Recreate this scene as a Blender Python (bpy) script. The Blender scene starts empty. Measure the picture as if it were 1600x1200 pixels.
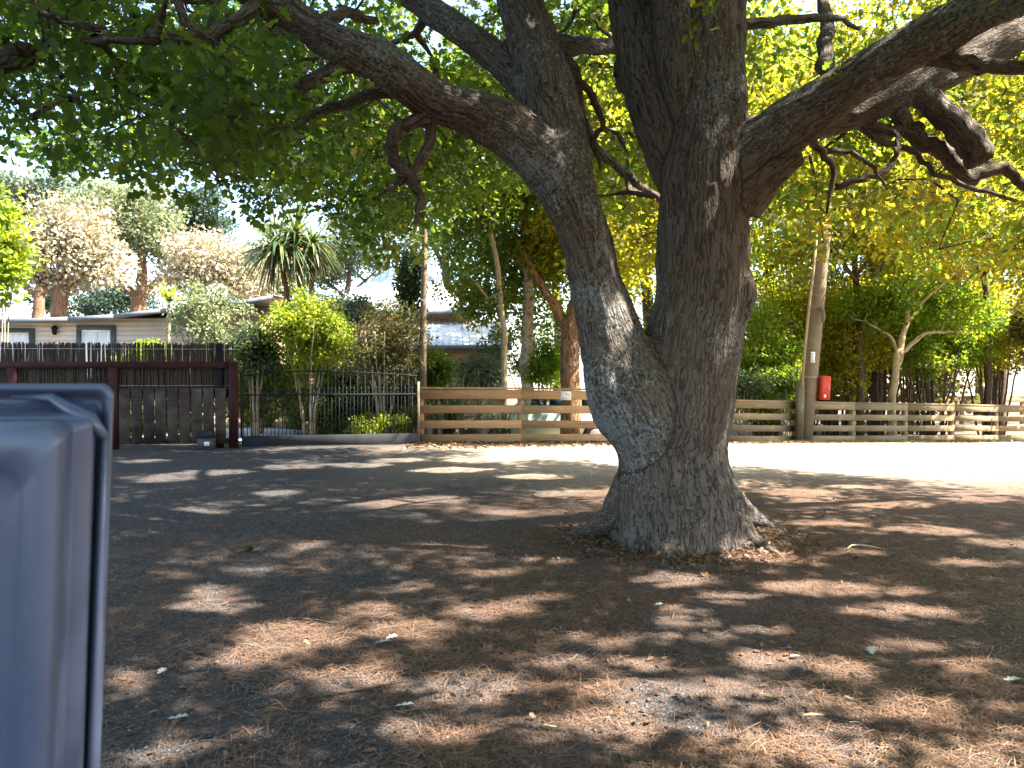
import bpy, math, random
import numpy as np
from mathutils import Vector, Matrix

random.seed(7)
RNG = np.random.default_rng(7)
scene = bpy.context.scene

# ------------------------------------------------------------------ camera
CAM_H, F, HOR = 1.5, 1200.0, 583.0          # photograph is 1600 x 1200
PITCH = math.atan((600 - HOR) / F)          # looking slightly down
cam = bpy.data.cameras.new('camera')
cam.sensor_width = 36.0
cam.lens = 36.0 * F / 1600.0
cam.clip_start = 0.05
cam.clip_end = 3000
cam.dof.use_dof = True
cam.dof.focus_distance = 7.5
cam.dof.aperture_fstop = 9.0
cam_ob = bpy.data.objects.new('camera', cam)
cam_ob.location = (0, 0, CAM_H)
cam_ob.rotation_euler = (math.pi / 2 - PITCH, 0, 0)
scene.collection.objects.link(cam_ob)
scene.camera = cam_ob

# ------------------------------------------------------------------ light
SUN = Vector((0.61, -0.08, 0.79)).normalized()
world = bpy.data.worlds.new('World')
scene.world = world
world.use_nodes = True
wn = world.node_tree
wn.nodes.clear()
sky = wn.nodes.new('ShaderNodeTexSky')
sky.sky_type = 'NISHITA'
sky.sun_disc = False
sky.sun_elevation = math.asin(SUN.z)
sky.sun_rotation = math.atan2(SUN.x, SUN.y)
sky.air_density = 1.0
sky.dust_density = 1.2
bgn = wn.nodes.new('ShaderNodeBackground')
bgn.inputs['Strength'].default_value = 0.10
won = wn.nodes.new('ShaderNodeOutputWorld')
wn.links.new(sky.outputs[0], bgn.inputs[0])
wn.links.new(bgn.outputs[0], won.inputs[0])

sun = bpy.data.lights.new('sun', 'SUN')
sun.energy = 5.0
sun.angle = math.radians(0.8)
sun.color = (1.0, 0.94, 0.84)
sun_ob = bpy.data.objects.new('sun', sun)
sun_ob.rotation_euler = (-SUN).to_track_quat('-Z', 'Y').to_euler()
scene.collection.objects.link(sun_ob)

vs = scene.view_settings
vs.view_transform = 'Standard'
vs.look = 'None'
vs.exposure = 2.85
vs.gamma = 1.0
vs.use_curve_mapping = False
cy = scene.cycles
cy.use_denoising = True
cy.max_bounces = 7
cy.diffuse_bounces = 4
cy.glossy_bounces = 2
cy.transmission_bounces = 4
cy.transparent_max_bounces = 6
cy.caustics_reflective = False
cy.caustics_refractive = False
cy.sample_clamp_indirect = 6.0

# ------------------------------------------------------------------ helpers
cp, sp_ = math.cos(PITCH), math.sin(PITCH)

def P(px, py, d):
    """point seen at photograph pixel px,py at depth d along the view axis"""
    u = (px - 800) / F * d
    v = (600 - py) / F * d
    return Vector((u, d * cp + v * sp_, CAM_H - d * sp_ + v * cp))

def project(p):
    p = np.atleast_2d(np.asarray(p, float))
    y = p[:, 1]; z = p[:, 2] - CAM_H
    d = y * cp - z * sp_
    v = y * sp_ + z * cp
    dd = np.where(np.abs(d) < 1e-6, 1e-6, d)
    return 800 + p[:, 0] / dd * F, 600 - v / dd * F, d

def ground_z(x, y):
    x = np.asarray(x, float); y = np.asarray(y, float)
    ramp = np.clip((x + 1) / 5.0, 0, 1)
    far = np.clip(y - 16.4, 0, 9) * ramp * -0.08
    dip = -0.38 * np.exp(-(((x - 1.2) / 4.5) ** 2 + ((y - 21.5) / 2.2) ** 2))
    return far + dip

def G(x, y):
    return float(ground_z(x, y))

def groundpt(px, py):
    """where the ray through the pixel meets the ground"""
    d = 1.0
    while d < 80:
        p = P(px, py, d)
        if p.z <= G(p.x, p.y):
            return p
        d += 0.01
    return p

COL = scene.collection

def link(o):
    COL.objects.link(o)
    return o

def tag(o, label, cat, group=None, kind=None):
    if label: o['label'] = label
    if cat: o['category'] = cat
    if group: o['group'] = group
    if kind: o['kind'] = kind
    return o

def thing(name, label, cat, loc=(0, 0, 0), group=None):
    o = bpy.data.objects.new(name, None)
    o.empty_display_size = 0.2
    o.location = loc
    link(o)
    return tag(o, label, cat, group)

def np_mesh(name, co, faces_flat, starts, smooth=False, attrs=None):
    me = bpy.data.meshes.new(name)
    n = len(co)
    me.vertices.add(n)
    me.vertices.foreach_set('co', np.ascontiguousarray(co, dtype=np.float32).ravel())
    me.loops.add(len(faces_flat))
    me.loops.foreach_set('vertex_index', np.ascontiguousarray(faces_flat, dtype=np.int32))
    me.polygons.add(len(starts))
    me.polygons.foreach_set('loop_start', np.ascontiguousarray(starts, dtype=np.int32))
    if smooth:
        me.polygons.foreach_set('use_smooth', np.ones(len(starts), dtype=bool))
    if attrs:
        for k, (typ, arr) in attrs.items():
            a = me.attributes.new(k, typ, 'POINT')
            key = 'vector' if typ == 'FLOAT_VECTOR' else 'value'
            a.data.foreach_set(key, np.ascontiguousarray(arr, dtype=np.float32).ravel())
    me.update(calc_edges=True)
    me.validate()
    return me

def place(name, me, mat, parent=None):
    o = bpy.data.objects.new(name, me)
    if mat is not None and len(me.materials) == 0:
        me.materials.append(mat)
    if parent is not None:
        o.parent = parent
    return link(o)

class MB:
    """collects boxes, tubes, prisms in world coordinates"""
    def __init__(self):
        self.v = []; self.f = []; self.b = []
    def add(self, vs_, fs, bark=None):
        o = len(self.v)
        self.v.extend([tuple(q) for q in vs_])
        self.f.extend([[i + o for i in f] for f in fs])
        self.b.extend(bark if bark is not None else [(q[0], q[1], q[2]) for q in vs_])
        return self
    def box(self, x0, x1, y0, y1, z0, z1):
        vs_ = [(x0, y0, z0), (x1, y0, z0), (x1, y1, z0), (x0, y1, z0), (x0, y0, z1), (x1, y0, z1), (x1, y1, z1), (x0, y1, z1)]
        return self.add(vs_, BOXF)
    def beam(self, a, b, h, t, up=Vector((0, 0, 1)), bev=0.0):
        """box running from a to b (centre line), h tall, t thick; small chamfer"""
        a = Vector(a); b = Vector(b)
        ax = (b - a).normalized()
        side = ax.cross(up).normalized()
        u = side.cross(ax).normalized()
        if bev <= 0:
            prof = [(-t / 2, -h / 2), (t / 2, -h / 2), (t / 2, h / 2), (-t / 2, h / 2)]
        else:
            c = bev
            prof = [(-t / 2 + c, -h / 2), (t / 2 - c, -h / 2), (t / 2, -h / 2 + c), (t / 2, h / 2 - c),
                    (t / 2 - c, h / 2), (-t / 2 + c, h / 2), (-t / 2, h / 2 - c), (-t / 2, -h / 2 + c)]
        n = len(prof)
        vs_ = [a + side * s + u * w for s, w in prof] + [b + side * s + u * w for s, w in prof]
        fs = [[i, (i + 1) % n, n + (i + 1) % n, n + i] for i in range(n)]
        fs += [list(range(n))[::-1], list(range(n, 2 * n))]
        return self.add(vs_, fs)
    def tube(self, pts, rad, n=8, cap=True):
        pts = [Vector(p) for p in pts]
        if not hasattr(rad, '__len__'): rad = [rad] * len(pts)
        vs_, fs, bk = [], [], []
        t0 = (pts[1] - pts[0]).normalized()
        ref = Vector((0, 0, 1)) if abs(t0.z) < 0.8 else Vector((0, 1, 0))
        u = t0.cross(ref).normalized()
        L = 0.0
        for i, p in enumerate(pts):
            if i == 0: t = t0
            elif i == len(pts) - 1: t = (pts[i] - pts[i - 1]).normalized()
            else: t = (pts[i + 1] - pts[i - 1]).normalized()
            if i: L += (pts[i] - pts[i - 1]).length
            u = (u - t * u.dot(t))
            u = u.normalized() if u.length > 1e-6 else t.orthogonal().normalized()
            w = t.cross(u)
            for k in range(n):
                a = 2 * math.pi * k / n
                vs_.append(p + (u * math.cos(a) + w * math.sin(a)) * rad[i])
                bk.append((math.cos(a) * rad[i], math.sin(a) * rad[i], L))
        for i in range(len(pts) - 1):
            for k in range(n):
                fs.append([i * n + k, i * n + (k + 1) % n, (i + 1) * n + (k + 1) % n, (i + 1) * n + k])
        if cap:
            fs.append(list(range(n))[::-1])
            fs.append(list(range((len(pts) - 1) * n, len(pts) * n)))
        return self.add(vs_, fs, bk)
    def prism(self, poly, axis, lo, hi):
        """polygon (2-D) extruded along axis 'x' or 'y' or 'z'"""
        def mk(q, w):
            return {'x': (w, q[0], q[1]), 'y': (q[0], w, q[1]), 'z': (q[0], q[1], w)}[axis]
        n = len(poly)
        vs_ = [mk(q, lo) for q in poly] + [mk(q, hi) for q in poly]
        fs = [[i, (i + 1) % n, n + (i + 1) % n, n + i] for i in range(n)] + [list(range(n))[::-1], list(range(n, 2 * n))]
        return self.add(vs_, fs)
    def mesh(self, name, off=(0, 0, 0), smooth=False):
        co = np.array(self.v, dtype=np.float32) - np.array(off, dtype=np.float32)
        flat = np.concatenate([np.array(f) for f in self.f])
        ln = np.array([len(f) for f in self.f])
        st = np.concatenate([[0], np.cumsum(ln)[:-1]])
        return np_mesh(name, co, flat, st, smooth, {'bark': ('FLOAT_VECTOR', np.array(self.b, dtype=np.float32))})
    def build(self, name, mat, parent=None, smooth=False):
        off = parent.location if parent is not None and parent.parent is None else (0, 0, 0)
        if parent is not None and parent.parent is not None:
            off = parent.parent.location
        return place(name, self.mesh(name, off, smooth), mat, parent)

BOXF = [[0, 3, 2, 1], [4, 5, 6, 7], [0, 1, 5, 4], [1, 2, 6, 5], [2, 3, 7, 6], [3, 0, 4, 7]]

def catmull(pts, k=5):
    """pts: list of tuples (any dimension) -> resampled array"""
    p = np.array(pts, float)
    p = np.vstack([2 * p[0] - p[1], p, 2 * p[-1] - p[-2]])
    out = []
    for i in range(1, len(p) - 2):
        for t in np.linspace(0, 1, k, endpoint=False):
            a, b, c, d = p[i - 1], p[i], p[i + 1], p[i + 2]
            out.append(0.5 * ((2 * b) + (-a + c) * t + (2 * a - 5 * b + 4 * c - d) * t * t + (-a + 3 * b - 3 * c + d) * t ** 3))
    out.append(p[-2])
    return np.array(out)

def vnoise(p, seed=0):
    """value noise, p (N,3) -> -1..1"""
    p = np.asarray(p, float)
    i = np.floor(p).astype(np.int64); f = p - i
    f = f * f * (3 - 2 * f)
    def h(a, b, c):
        n = (a * 374761393 + b * 668265263 + c * 2147483647 + seed * 1274126177) & 0xffffffff
        n = ((n ^ (n >> 13)) * 1274126177) & 0xffffffff
        return ((n ^ (n >> 16)) & 0xffff) / 32767.5 - 1
    r = 0
    for dx in (0, 1):
        for dy in (0, 1):
            for dz in (0, 1):
                w = (f[:, 0] if dx else 1 - f[:, 0]) * (f[:, 1] if dy else 1 - f[:, 1]) * (f[:, 2] if dz else 1 - f[:, 2])
                r = r + w * h(i[:, 0] + dx, i[:, 1] + dy, i[:, 2] + dz)
    return r

# ------------------------------------------------------------------ materials
def new_mat(name):
    m = bpy.data.materials.new(name)
    m.use_nodes = True
    nt = m.node_tree
    nt.nodes.clear()
    out = nt.nodes.new('ShaderNodeOutputMaterial')
    return m, nt, out

def N(nt, typ, **kw):
    n = nt.nodes.new(typ)
    for k, v in kw.items():
        if k.startswith('in_'):
            key = k[3:]
            key = int(key) if key.isdigit() else key.replace('_', ' ')
            n.inputs[key].default_value = v
        else:
            setattr(n, k, v)
    return n

def ramp(nt, fac, stops):
    r = nt.nodes.new('ShaderNodeValToRGB')
    e = r.color_ramp.elements
    while len(e) < len(stops): e.new(0.5)
    for q, (pos, c) in zip(e, stops):
        q.position = pos
        q.color = (*c, 1) if len(c) == 3 else c
    nt.links.new(fac, r.inputs[0])
    return r.outputs[0]

def mixc(nt, fac, a, b, typ='MIX'):
    m = nt.nodes.new('ShaderNodeMix')
    m.data_type = 'RGBA'; m.blend_type = typ
    for sock, val in ((m.inputs['Factor'], fac), (m.inputs['A'], a), (m.inputs['B'], b)):
        pass
    fi, ai, bi = m.inputs[0], m.inputs[6], m.inputs[7]
    for s, val in ((fi, fac), (ai, a), (bi, b)):
        if hasattr(val, 'is_output'): nt.links.new(val, s)
        else: s.default_value = val if s is fi else (*val, 1)
    return m.outputs[2]

def noise(nt, vec, scale, detail=4, rough=0.55, dist=0.0):
    n = N(nt, 'ShaderNodeTexNoise')
    n.inputs['Scale'].default_value = scale
    n.inputs['Detail'].default_value = detail
    n.inputs['Roughness'].default_value = rough
    n.inputs['Distortion'].default_value = dist
    if vec is not None: nt.links.new(vec, n.inputs['Vector'])
    return n.outputs['Fac']

def mapping(nt, vec, scale=(1, 1, 1), rot=(0, 0, 0)):
    m = N(nt, 'ShaderNodeMapping')
    m.inputs['Scale'].default_value = scale
    m.inputs['Rotation'].default_value = rot
    nt.links.new(vec, m.inputs['Vector'])
    return m.outputs[0]

def bump(nt, height, strength, dist, normal=None):
    b = N(nt, 'ShaderNodeBump')
    b.inputs['Strength'].default_value = strength
    b.inputs['Distance'].default_value = dist
    nt.links.new(height, b.inputs['Height'])
    if normal is not None: nt.links.new(normal, b.inputs['Normal'])
    return b.outputs[0]

def principled(nt, out, color, rough=0.8, normal=None, spec=0.3, metal=0.0):
    p = N(nt, 'ShaderNodeBsdfPrincipled')
    if hasattr(color, 'is_output'): nt.links.new(color, p.inputs['Base Color'])
    else: p.inputs['Base Color'].default_value = (*color, 1)
    if hasattr(rough, 'is_output'): nt.links.new(rough, p.inputs['Roughness'])
    else: p.inputs['Roughness'].default_value = rough
    p.inputs['Specular IOR Level'].default_value = spec
    p.inputs['Metallic'].default_value = metal
    if normal is not None: nt.links.new(normal, p.inputs['Normal'])
    nt.links.new(p.outputs[0], out.inputs['Surface'])
    return p

def objco(nt):
    return N(nt, 'ShaderNodeTexCoord').outputs['Object']

def geopos(nt):
    return N(nt, 'ShaderNodeNewGeometry').outputs['Position']

def attr(nt, name, out='Fac'):
    a = N(nt, 'ShaderNodeAttribute')
    a.attribute_name = name
    return a.outputs[out]

def mat_simple(name, c1, c2, scale=6.0, rough=0.7, bumpd=0.0, stretch=(1, 1, 1), spec=0.3, metal=0.0, detail=5):
    m, nt, out = new_mat(name)
    v = mapping(nt, geopos(nt), stretch)
    f = noise(nt, v, scale, detail)
    col = ramp(nt, f, [(0.3, c1), (0.7, c2)])
    nm = bump(nt, noise(nt, v, scale * 3, 5), 0.6, bumpd) if bumpd > 0 else None
    principled(nt, out, col, rough, nm, spec, metal)
    return m

def mat_leaf(name, ref_stops, trans_stops, tmix=0.5, rough=0.5, spec=0.3):
    m, nt, out = new_mat(name)
    t = attr(nt, 'tint')
    c1 = ramp(nt, t, ref_stops)
    c2 = ramp(nt, t, trans_stops)
    p = N(nt, 'ShaderNodeBsdfPrincipled')
    nt.links.new(c1, p.inputs['Base Color'])
    p.inputs['Roughness'].default_value = rough
    p.inputs['Specular IOR Level'].default_value = spec
    tr = N(nt, 'ShaderNodeBsdfTranslucent')
    nt.links.new(c2, tr.inputs['Color'])
    mx = N(nt, 'ShaderNodeMixShader')
    mx.inputs[0].default_value = tmix
    nt.links.new(p.outputs[0], mx.inputs[1])
    nt.links.new(tr.outputs[0], mx.inputs[2])
    nt.links.new(mx.outputs[0], out.inputs['Surface'])
    return m

def mat_bark(name, dark, light, lichen=None, lichen_amt=0.5, su=22.0, st=5.0, depth=0.03, moss=None):
    m, nt, out = new_mat(name)
    bv = attr(nt, 'bark', 'Vector')
    pos = geopos(nt)
    wob = N(nt, 'ShaderNodeTexNoise'); wob.inputs['Scale'].default_value = 3.0; wob.inputs['Detail'].default_value = 3
    nt.links.new(bv, wob.inputs['Vector'])
    vadd = N(nt, 'ShaderNodeVectorMath', operation='MULTIPLY_ADD')
    nt.links.new(wob.outputs['Color'], vadd.inputs[0])
    vadd.inputs[1].default_value = (0.10, 0.10, 0.25)
    nt.links.new(bv, vadd.inputs[2])
    v1 = mapping(nt, vadd.outputs[0], (su, su, st))
    vor = N(nt, 'ShaderNodeTexVoronoi', feature='DISTANCE_TO_EDGE')
    vor.inputs['Scale'].default_value = 1.0
    nt.links.new(v1, vor.inputs['Vector'])
    crack = ramp(nt, vor.outputs['Distance'], [(0.0, (0, 0, 0)), (0.28, (1, 1, 1))])
    rn = noise(nt, mapping(nt, vadd.outputs[0], (su * 0.62, su * 0.62, st * 0.42)), 1.0, 2.5, 0.5, 0.5)
    rs = N(nt, 'ShaderNodeMath', operation='SUBTRACT'); nt.links.new(rn, rs.inputs[0]); rs.inputs[1].default_value = 0.5
    ra = N(nt, 'ShaderNodeMath', operation='ABSOLUTE'); nt.links.new(rs.outputs[0], ra.inputs[0])
    fis = ramp(nt, ra.outputs[0], [(0.0, (0, 0, 0)), (0.05, (0.7, 0.7, 0.7)), (0.14, (1, 1, 1))])
    crack = mixc(nt, 0.70, crack, fis)
    fine = noise(nt, mapping(nt, vadd.outputs[0], (su * 2.2, su * 2.2, st * 2.2)), 1.0, 6, 0.65)
    mul = N(nt, 'ShaderNodeMath', operation='MULTIPLY_ADD')
    nt.links.new(fine, mul.inputs[0]); mul.inputs[1].default_value = 0.9
    nt.links.new(crack, mul.inputs[2])
    h = mul.outputs[0]
    col = ramp(nt, h, [(0.35, tuple(q * 0.55 for q in dark)), (0.9, dark), (1.6 / 1.9, light)])
    big = noise(nt, pos, 1.6, 4)
    col = mixc(nt, ramp(nt, big, [(0.35, (0, 0, 0)), (0.7, (1, 1, 1))]), col, mixc(nt, 0.5, col, (light[0] * 1.1, light[1] * 0.85, light[2] * 0.7)))
    if lichen:
        l1 = noise(nt, pos, 1.3, 3, 0.5)
        l2 = noise(nt, pos, 34.0, 5, 0.7)
        am = N(nt, 'ShaderNodeMath', operation='MULTIPLY_ADD')
        nt.links.new(l1, am.inputs[0]); am.inputs[1].default_value = 0.9
        l2m = N(nt, 'ShaderNodeMath', operation='MULTIPLY'); nt.links.new(l2, l2m.inputs[0]); l2m.inputs[1].default_value = 1.5
        nt.links.new(l2m.outputs[0], am.inputs[2])
        geo = attr(nt, 'lichen')
        am2 = N(nt, 'ShaderNodeMath', operation='ADD')
        nt.links.new(am.outputs[0], am2.inputs[0]); nt.links.new(geo, am2.inputs[1])
        fac = ramp(nt, am2.outputs[0], [(0.0, (0, 0, 0)), (1.0, (1, 1, 1))])
        # threshold
        mr = N(nt, 'ShaderNodeMapRange')
        mr.inputs['From Min'].default_value = 1.50 - lichen_amt * 0.2
        mr.inputs['From Max'].default_value = 1.62 - lichen_amt * 0.2
        nt.links.new(am2.outputs[0], mr.inputs['Value'])
        lc = mixc(nt, noise(nt, pos, 60, 3), tuple(q * 0.7 for q in lichen), tuple(min(1, q * 1.35) for q in lichen))
        cfac = N(nt, 'ShaderNodeMath', operation='MULTIPLY')
        nt.links.new(mr.outputs[0], cfac.inputs[0])
        cr2 = ramp(nt, h, [(0.3, (0.15, 0.15, 0.15)), (0.7, (0.85, 0.85, 0.85))])
        nt.links.new(cr2, cfac.inputs[1])
        col = mixc(nt, cfac.outputs[0], col, lc)
    nm = bump(nt, h, 1.0, depth)
    principled(nt, out, col, 0.9, nm, 0.15)
    return m

def mat_wood(name, c1, c2, c3, rough=0.75):
    m, nt, out = new_mat(name)
    pos = geopos(nt)
    grain = noise(nt, mapping(nt, pos, (1.2, 1.2, 26)), 2.0, 6, 0.6, 0.4)
    col = ramp(nt, grain, [(0.3, c1), (0.55, c2), (0.75, c3)])
    oi = N(nt, 'ShaderNodeObjectInfo').outputs['Random']
    hsv = N(nt, 'ShaderNodeHueSaturation')
    mr = N(nt, 'ShaderNodeMapRange'); mr.inputs['To Min'].default_value = 0.78; mr.inputs['To Max'].default_value = 1.18
    nt.links.new(oi, mr.inputs['Value'])
    nt.links.new(mr.outputs[0], hsv.inputs['Value'])
    nt.links.new(col, hsv.inputs['Color'])
    stain = noise(nt, pos, 1.7, 4)
    col2 = mixc(nt, ramp(nt, stain, [(0.45, (0, 0, 0)), (0.72, (0.6, 0.6, 0.6))]), hsv.outputs[0], (0.16, 0.15, 0.10))
    kn = N(nt, 'ShaderNodeTexVoronoi'); kn.inputs['Scale'].default_value = 2.2
    nt.links.new(pos, kn.inputs['Vector'])
    col3 = mixc(nt, ramp(nt, kn.outputs['Distance'], [(0.03, (0.8, 0.8, 0.8)), (0.06, (0, 0, 0))]), col2, (0.10, 0.05, 0.025))
    principled(nt, out, col3, rough, bump(nt, grain, 0.5, 0.004), 0.2)
    return m

# leaves
M = {}
M['oak_leaf'] = mat_leaf('oak_leaf', [(0, (0.028, 0.060, 0.014)), (0.6, (0.06, 0.105, 0.022)), (1, (0.14, 0.13, 0.02))],
                         [(0, (0.10, 0.20, 0.02)), (0.6, (0.30, 0.40, 0.025)), (1, (0.60, 0.44, 0.03))], 0.5)
M['gold_leaf'] = mat_leaf('gold_leaf', [(0, (0.06, 0.085, 0.016)), (0.6, (0.12, 0.13, 0.02)), (1, (0.19, 0.15, 0.025))],
                          [(0, (0.38, 0.44, 0.02)), (0.6, (0.64, 0.58, 0.02)), (1, (0.68, 0.50, 0.03))], 0.58)
M['dark_leaf'] = mat_leaf('dark_leaf', [(0, (0.018, 0.038, 0.014)), (0.7, (0.045, 0.075, 0.025)), (1, (0.09, 0.10, 0.035))],
                          [(0, (0.05, 0.11, 0.015)), (1, (0.18, 0.22, 0.03))], 0.3, 0.4, 0.5)
M['olive_leaf'] = mat_leaf('olive_leaf', [(0, (0.05, 0.06, 0.02)), (0.7, (0.10, 0.095, 0.03)), (1, (0.15, 0.11, 0.045))],
                           [(0, (0.14, 0.16, 0.02)), (1, (0.3, 0.24, 0.04))], 0.35)
M['bright_leaf'] = mat_leaf('bright_leaf', [(0, (0.05, 0.11, 0.015)), (0.6, (0.10, 0.17, 0.02)), (1, (0.18, 0.20, 0.03))],
                            [(0, (0.28, 0.46, 0.02)), (1, (0.58, 0.60, 0.04))], 0.52)
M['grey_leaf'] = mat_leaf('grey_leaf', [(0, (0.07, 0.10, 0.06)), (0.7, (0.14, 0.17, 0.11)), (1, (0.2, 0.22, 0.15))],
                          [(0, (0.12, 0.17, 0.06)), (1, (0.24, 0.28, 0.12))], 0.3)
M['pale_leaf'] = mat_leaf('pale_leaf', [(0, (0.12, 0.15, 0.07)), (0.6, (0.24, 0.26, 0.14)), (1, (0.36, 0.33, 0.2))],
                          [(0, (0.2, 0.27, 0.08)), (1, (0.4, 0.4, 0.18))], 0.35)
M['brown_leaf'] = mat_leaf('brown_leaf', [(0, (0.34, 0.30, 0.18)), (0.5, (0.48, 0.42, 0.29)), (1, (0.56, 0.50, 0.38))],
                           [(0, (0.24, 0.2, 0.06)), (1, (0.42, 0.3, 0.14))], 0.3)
M['pine_leaf'] = mat_leaf('pine_leaf', [(0, (0.02, 0.04, 0.03)), (1, (0.06, 0.09, 0.06))],
                          [(0, (0.05, 0.1, 0.04)), (1, (0.12, 0.18, 0.06))], 0.25)
M['sword_leaf'] = mat_leaf('sword_leaf', [(0, (0.04, 0.07, 0.025)), (0.7, (0.09, 0.13, 0.04)), (1, (0.2, 0.19, 0.06))],
                           [(0, (0.1, 0.2, 0.03)), (1, (0.35, 0.35, 0.06))], 0.25, 0.4, 0.5)
M['yellow_sword'] = mat_leaf('yellow_sword', [(0, (0.2, 0.24, 0.03)), (1, (0.4, 0.38, 0.06))],
                             [(0, (0.3, 0.4, 0.03)), (1, (0.5, 0.5, 0.06))], 0.4, 0.4, 0.5)
M['dead_sword'] = mat_leaf('dead_sword', [(0, (0.14, 0.09, 0.04)), (1, (0.28, 0.19, 0.09))],
                           [(0, (0.15, 0.1, 0.03)), (1, (0.25, 0.16, 0.06))], 0.25)
M['oak_bark'] = mat_bark('oak_bark', (0.072, 0.061, 0.052), (0.158, 0.135, 0.114), (0.28, 0.31, 0.31), 0.5, 40, 8.0, 0.032)
M['brown_bark'] = mat_bark('brown_bark', (0.13, 0.075, 0.045), (0.28, 0.17, 0.10), None, 0, 24, 5, 0.03)
M['dark_bark'] = mat_bark('dark_bark', (0.05, 0.038, 0.03), (0.12, 0.09, 0.065), None, 0, 30, 6, 0.015)
M['pale_bark'] = mat_bark('pale_bark', (0.22, 0.17, 0.10), (0.40, 0.33, 0.21), None, 0, 40, 8, 0.006)
M['twig_bark'] = mat_bark('twig_bark', (0.15, 0.13, 0.10), (0.32, 0.28, 0.22), None, 0, 40, 8, 0.004)
M['birch_bark'] = mat_bark('birch_bark', (0.10, 0.085, 0.07), (0.42, 0.38, 0.31), (0.62, 0.58, 0.48), 1.2, 9, 16, 0.008)

# ------------------------------------------------------------------ ground
def mat_ground():
    m, nt, out = new_mat('ground')
    pos = geopos(nt)
    sep = N(nt, 'ShaderNodeSeparateXYZ'); nt.links.new(pos, sep.inputs[0])
    grit = N(nt, 'ShaderNodeTexVoronoi'); grit.inputs['Scale'].default_value = 75
    nt.links.new(pos, grit.inputs['Vector'])
    gcol = ramp(nt, grit.outputs['Color'], [(0.2, (0.034, 0.031, 0.031)), (0.6, (0.066, 0.058, 0.055)), (1.0, (0.14, 0.125, 0.115))])
    straw = noise(nt, mapping(nt, pos, (70, 9, 10), (0, 0, 0.6)), 1.0, 5, 0.6, 1.6)
    straw2 = noise(nt, mapping(nt, pos, (9, 60, 10), (0, 0, 0.5)), 1.0, 5, 0.6, 1.6)
    mx = N(nt, 'ShaderNodeMath', operation='MAXIMUM')
    nt.links.new(straw, mx.inputs[0]); nt.links.new(straw2, mx.inputs[1])
    scol = ramp(nt, mx.outputs[0], [(0.42, (0.062, 0.037, 0.026)), (0.58, (0.135, 0.082, 0.055)), (0.75, (0.24, 0.158, 0.108))])
    # cover of needles: more to the right and round the trunk, bare grit at left
    cov = noise(nt, pos, 0.55, 5, 0.6)
    cov2 = noise(nt, pos, 2.3, 4, 0.6)
    xr = N(nt, 'ShaderNodeMapRange'); xr.inputs['From Min'].default_value = -5; xr.inputs['From Max'].default_value = 3
    xr.inputs['To Min'].default_value = -0.20; xr.inputs['To Max'].default_value = 0.20
    nt.links.new(sep.outputs[0], xr.inputs['Value'])
    a1 = N(nt, 'ShaderNodeMath', operation='ADD'); nt.links.new(cov, a1.inputs[0]); nt.links.new(xr.outputs[0], a1.inputs[1])
    a2 = N(nt, 'ShaderNodeMath', operation='MULTIPLY_ADD'); nt.links.new(cov2, a2.inputs[0]); a2.inputs[1].default_value = 0.5; nt.links.new(a1.outputs[0], a2.inputs[2])
    cf = N(nt, 'ShaderNodeMapRange'); cf.inputs['From Min'].default_value = 0.66; cf.inputs['From Max'].default_value = 0.92
    nt.links.new(a2.outputs[0], cf.inputs['Value'])
    col = mixc(nt, cf.outputs[0], gcol, scol)
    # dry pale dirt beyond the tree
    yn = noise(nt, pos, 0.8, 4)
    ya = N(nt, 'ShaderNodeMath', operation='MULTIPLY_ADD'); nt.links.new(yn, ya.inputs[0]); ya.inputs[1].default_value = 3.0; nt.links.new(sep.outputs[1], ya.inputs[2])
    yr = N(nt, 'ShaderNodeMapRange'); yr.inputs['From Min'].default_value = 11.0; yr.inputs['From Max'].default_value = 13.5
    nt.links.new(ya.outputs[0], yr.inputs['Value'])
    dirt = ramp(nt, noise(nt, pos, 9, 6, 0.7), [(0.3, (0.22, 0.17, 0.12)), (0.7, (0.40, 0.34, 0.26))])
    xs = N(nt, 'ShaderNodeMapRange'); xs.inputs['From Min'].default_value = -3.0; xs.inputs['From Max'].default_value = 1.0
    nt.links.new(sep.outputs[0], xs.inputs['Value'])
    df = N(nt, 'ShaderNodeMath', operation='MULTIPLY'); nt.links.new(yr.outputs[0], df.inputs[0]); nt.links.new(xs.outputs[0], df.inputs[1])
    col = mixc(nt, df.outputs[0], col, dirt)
    hb = N(nt, 'ShaderNodeMath', operation='ADD')
    nt.links.new(grit.outputs['Distance'], hb.inputs[0]); nt.links.new(mx.outputs[0], hb.inputs[1])
    nm = bump(nt, hb.outputs[0], 0.9, 0.012)
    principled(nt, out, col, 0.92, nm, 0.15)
    return m

def axis(lo, hi, step, far):
    a = np.arange(lo, hi + 1e-6, step)
    g1 = hi + np.cumsum(step * 1.5 ** np.arange(1, 40)); g1 = g1[g1 < far]
    g0 = lo - np.cumsum(step * 1.5 ** np.arange(1, 40)); g0 = g0[g0 > -far]
    return np.concatenate([g0[::-1], a, g1])

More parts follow.
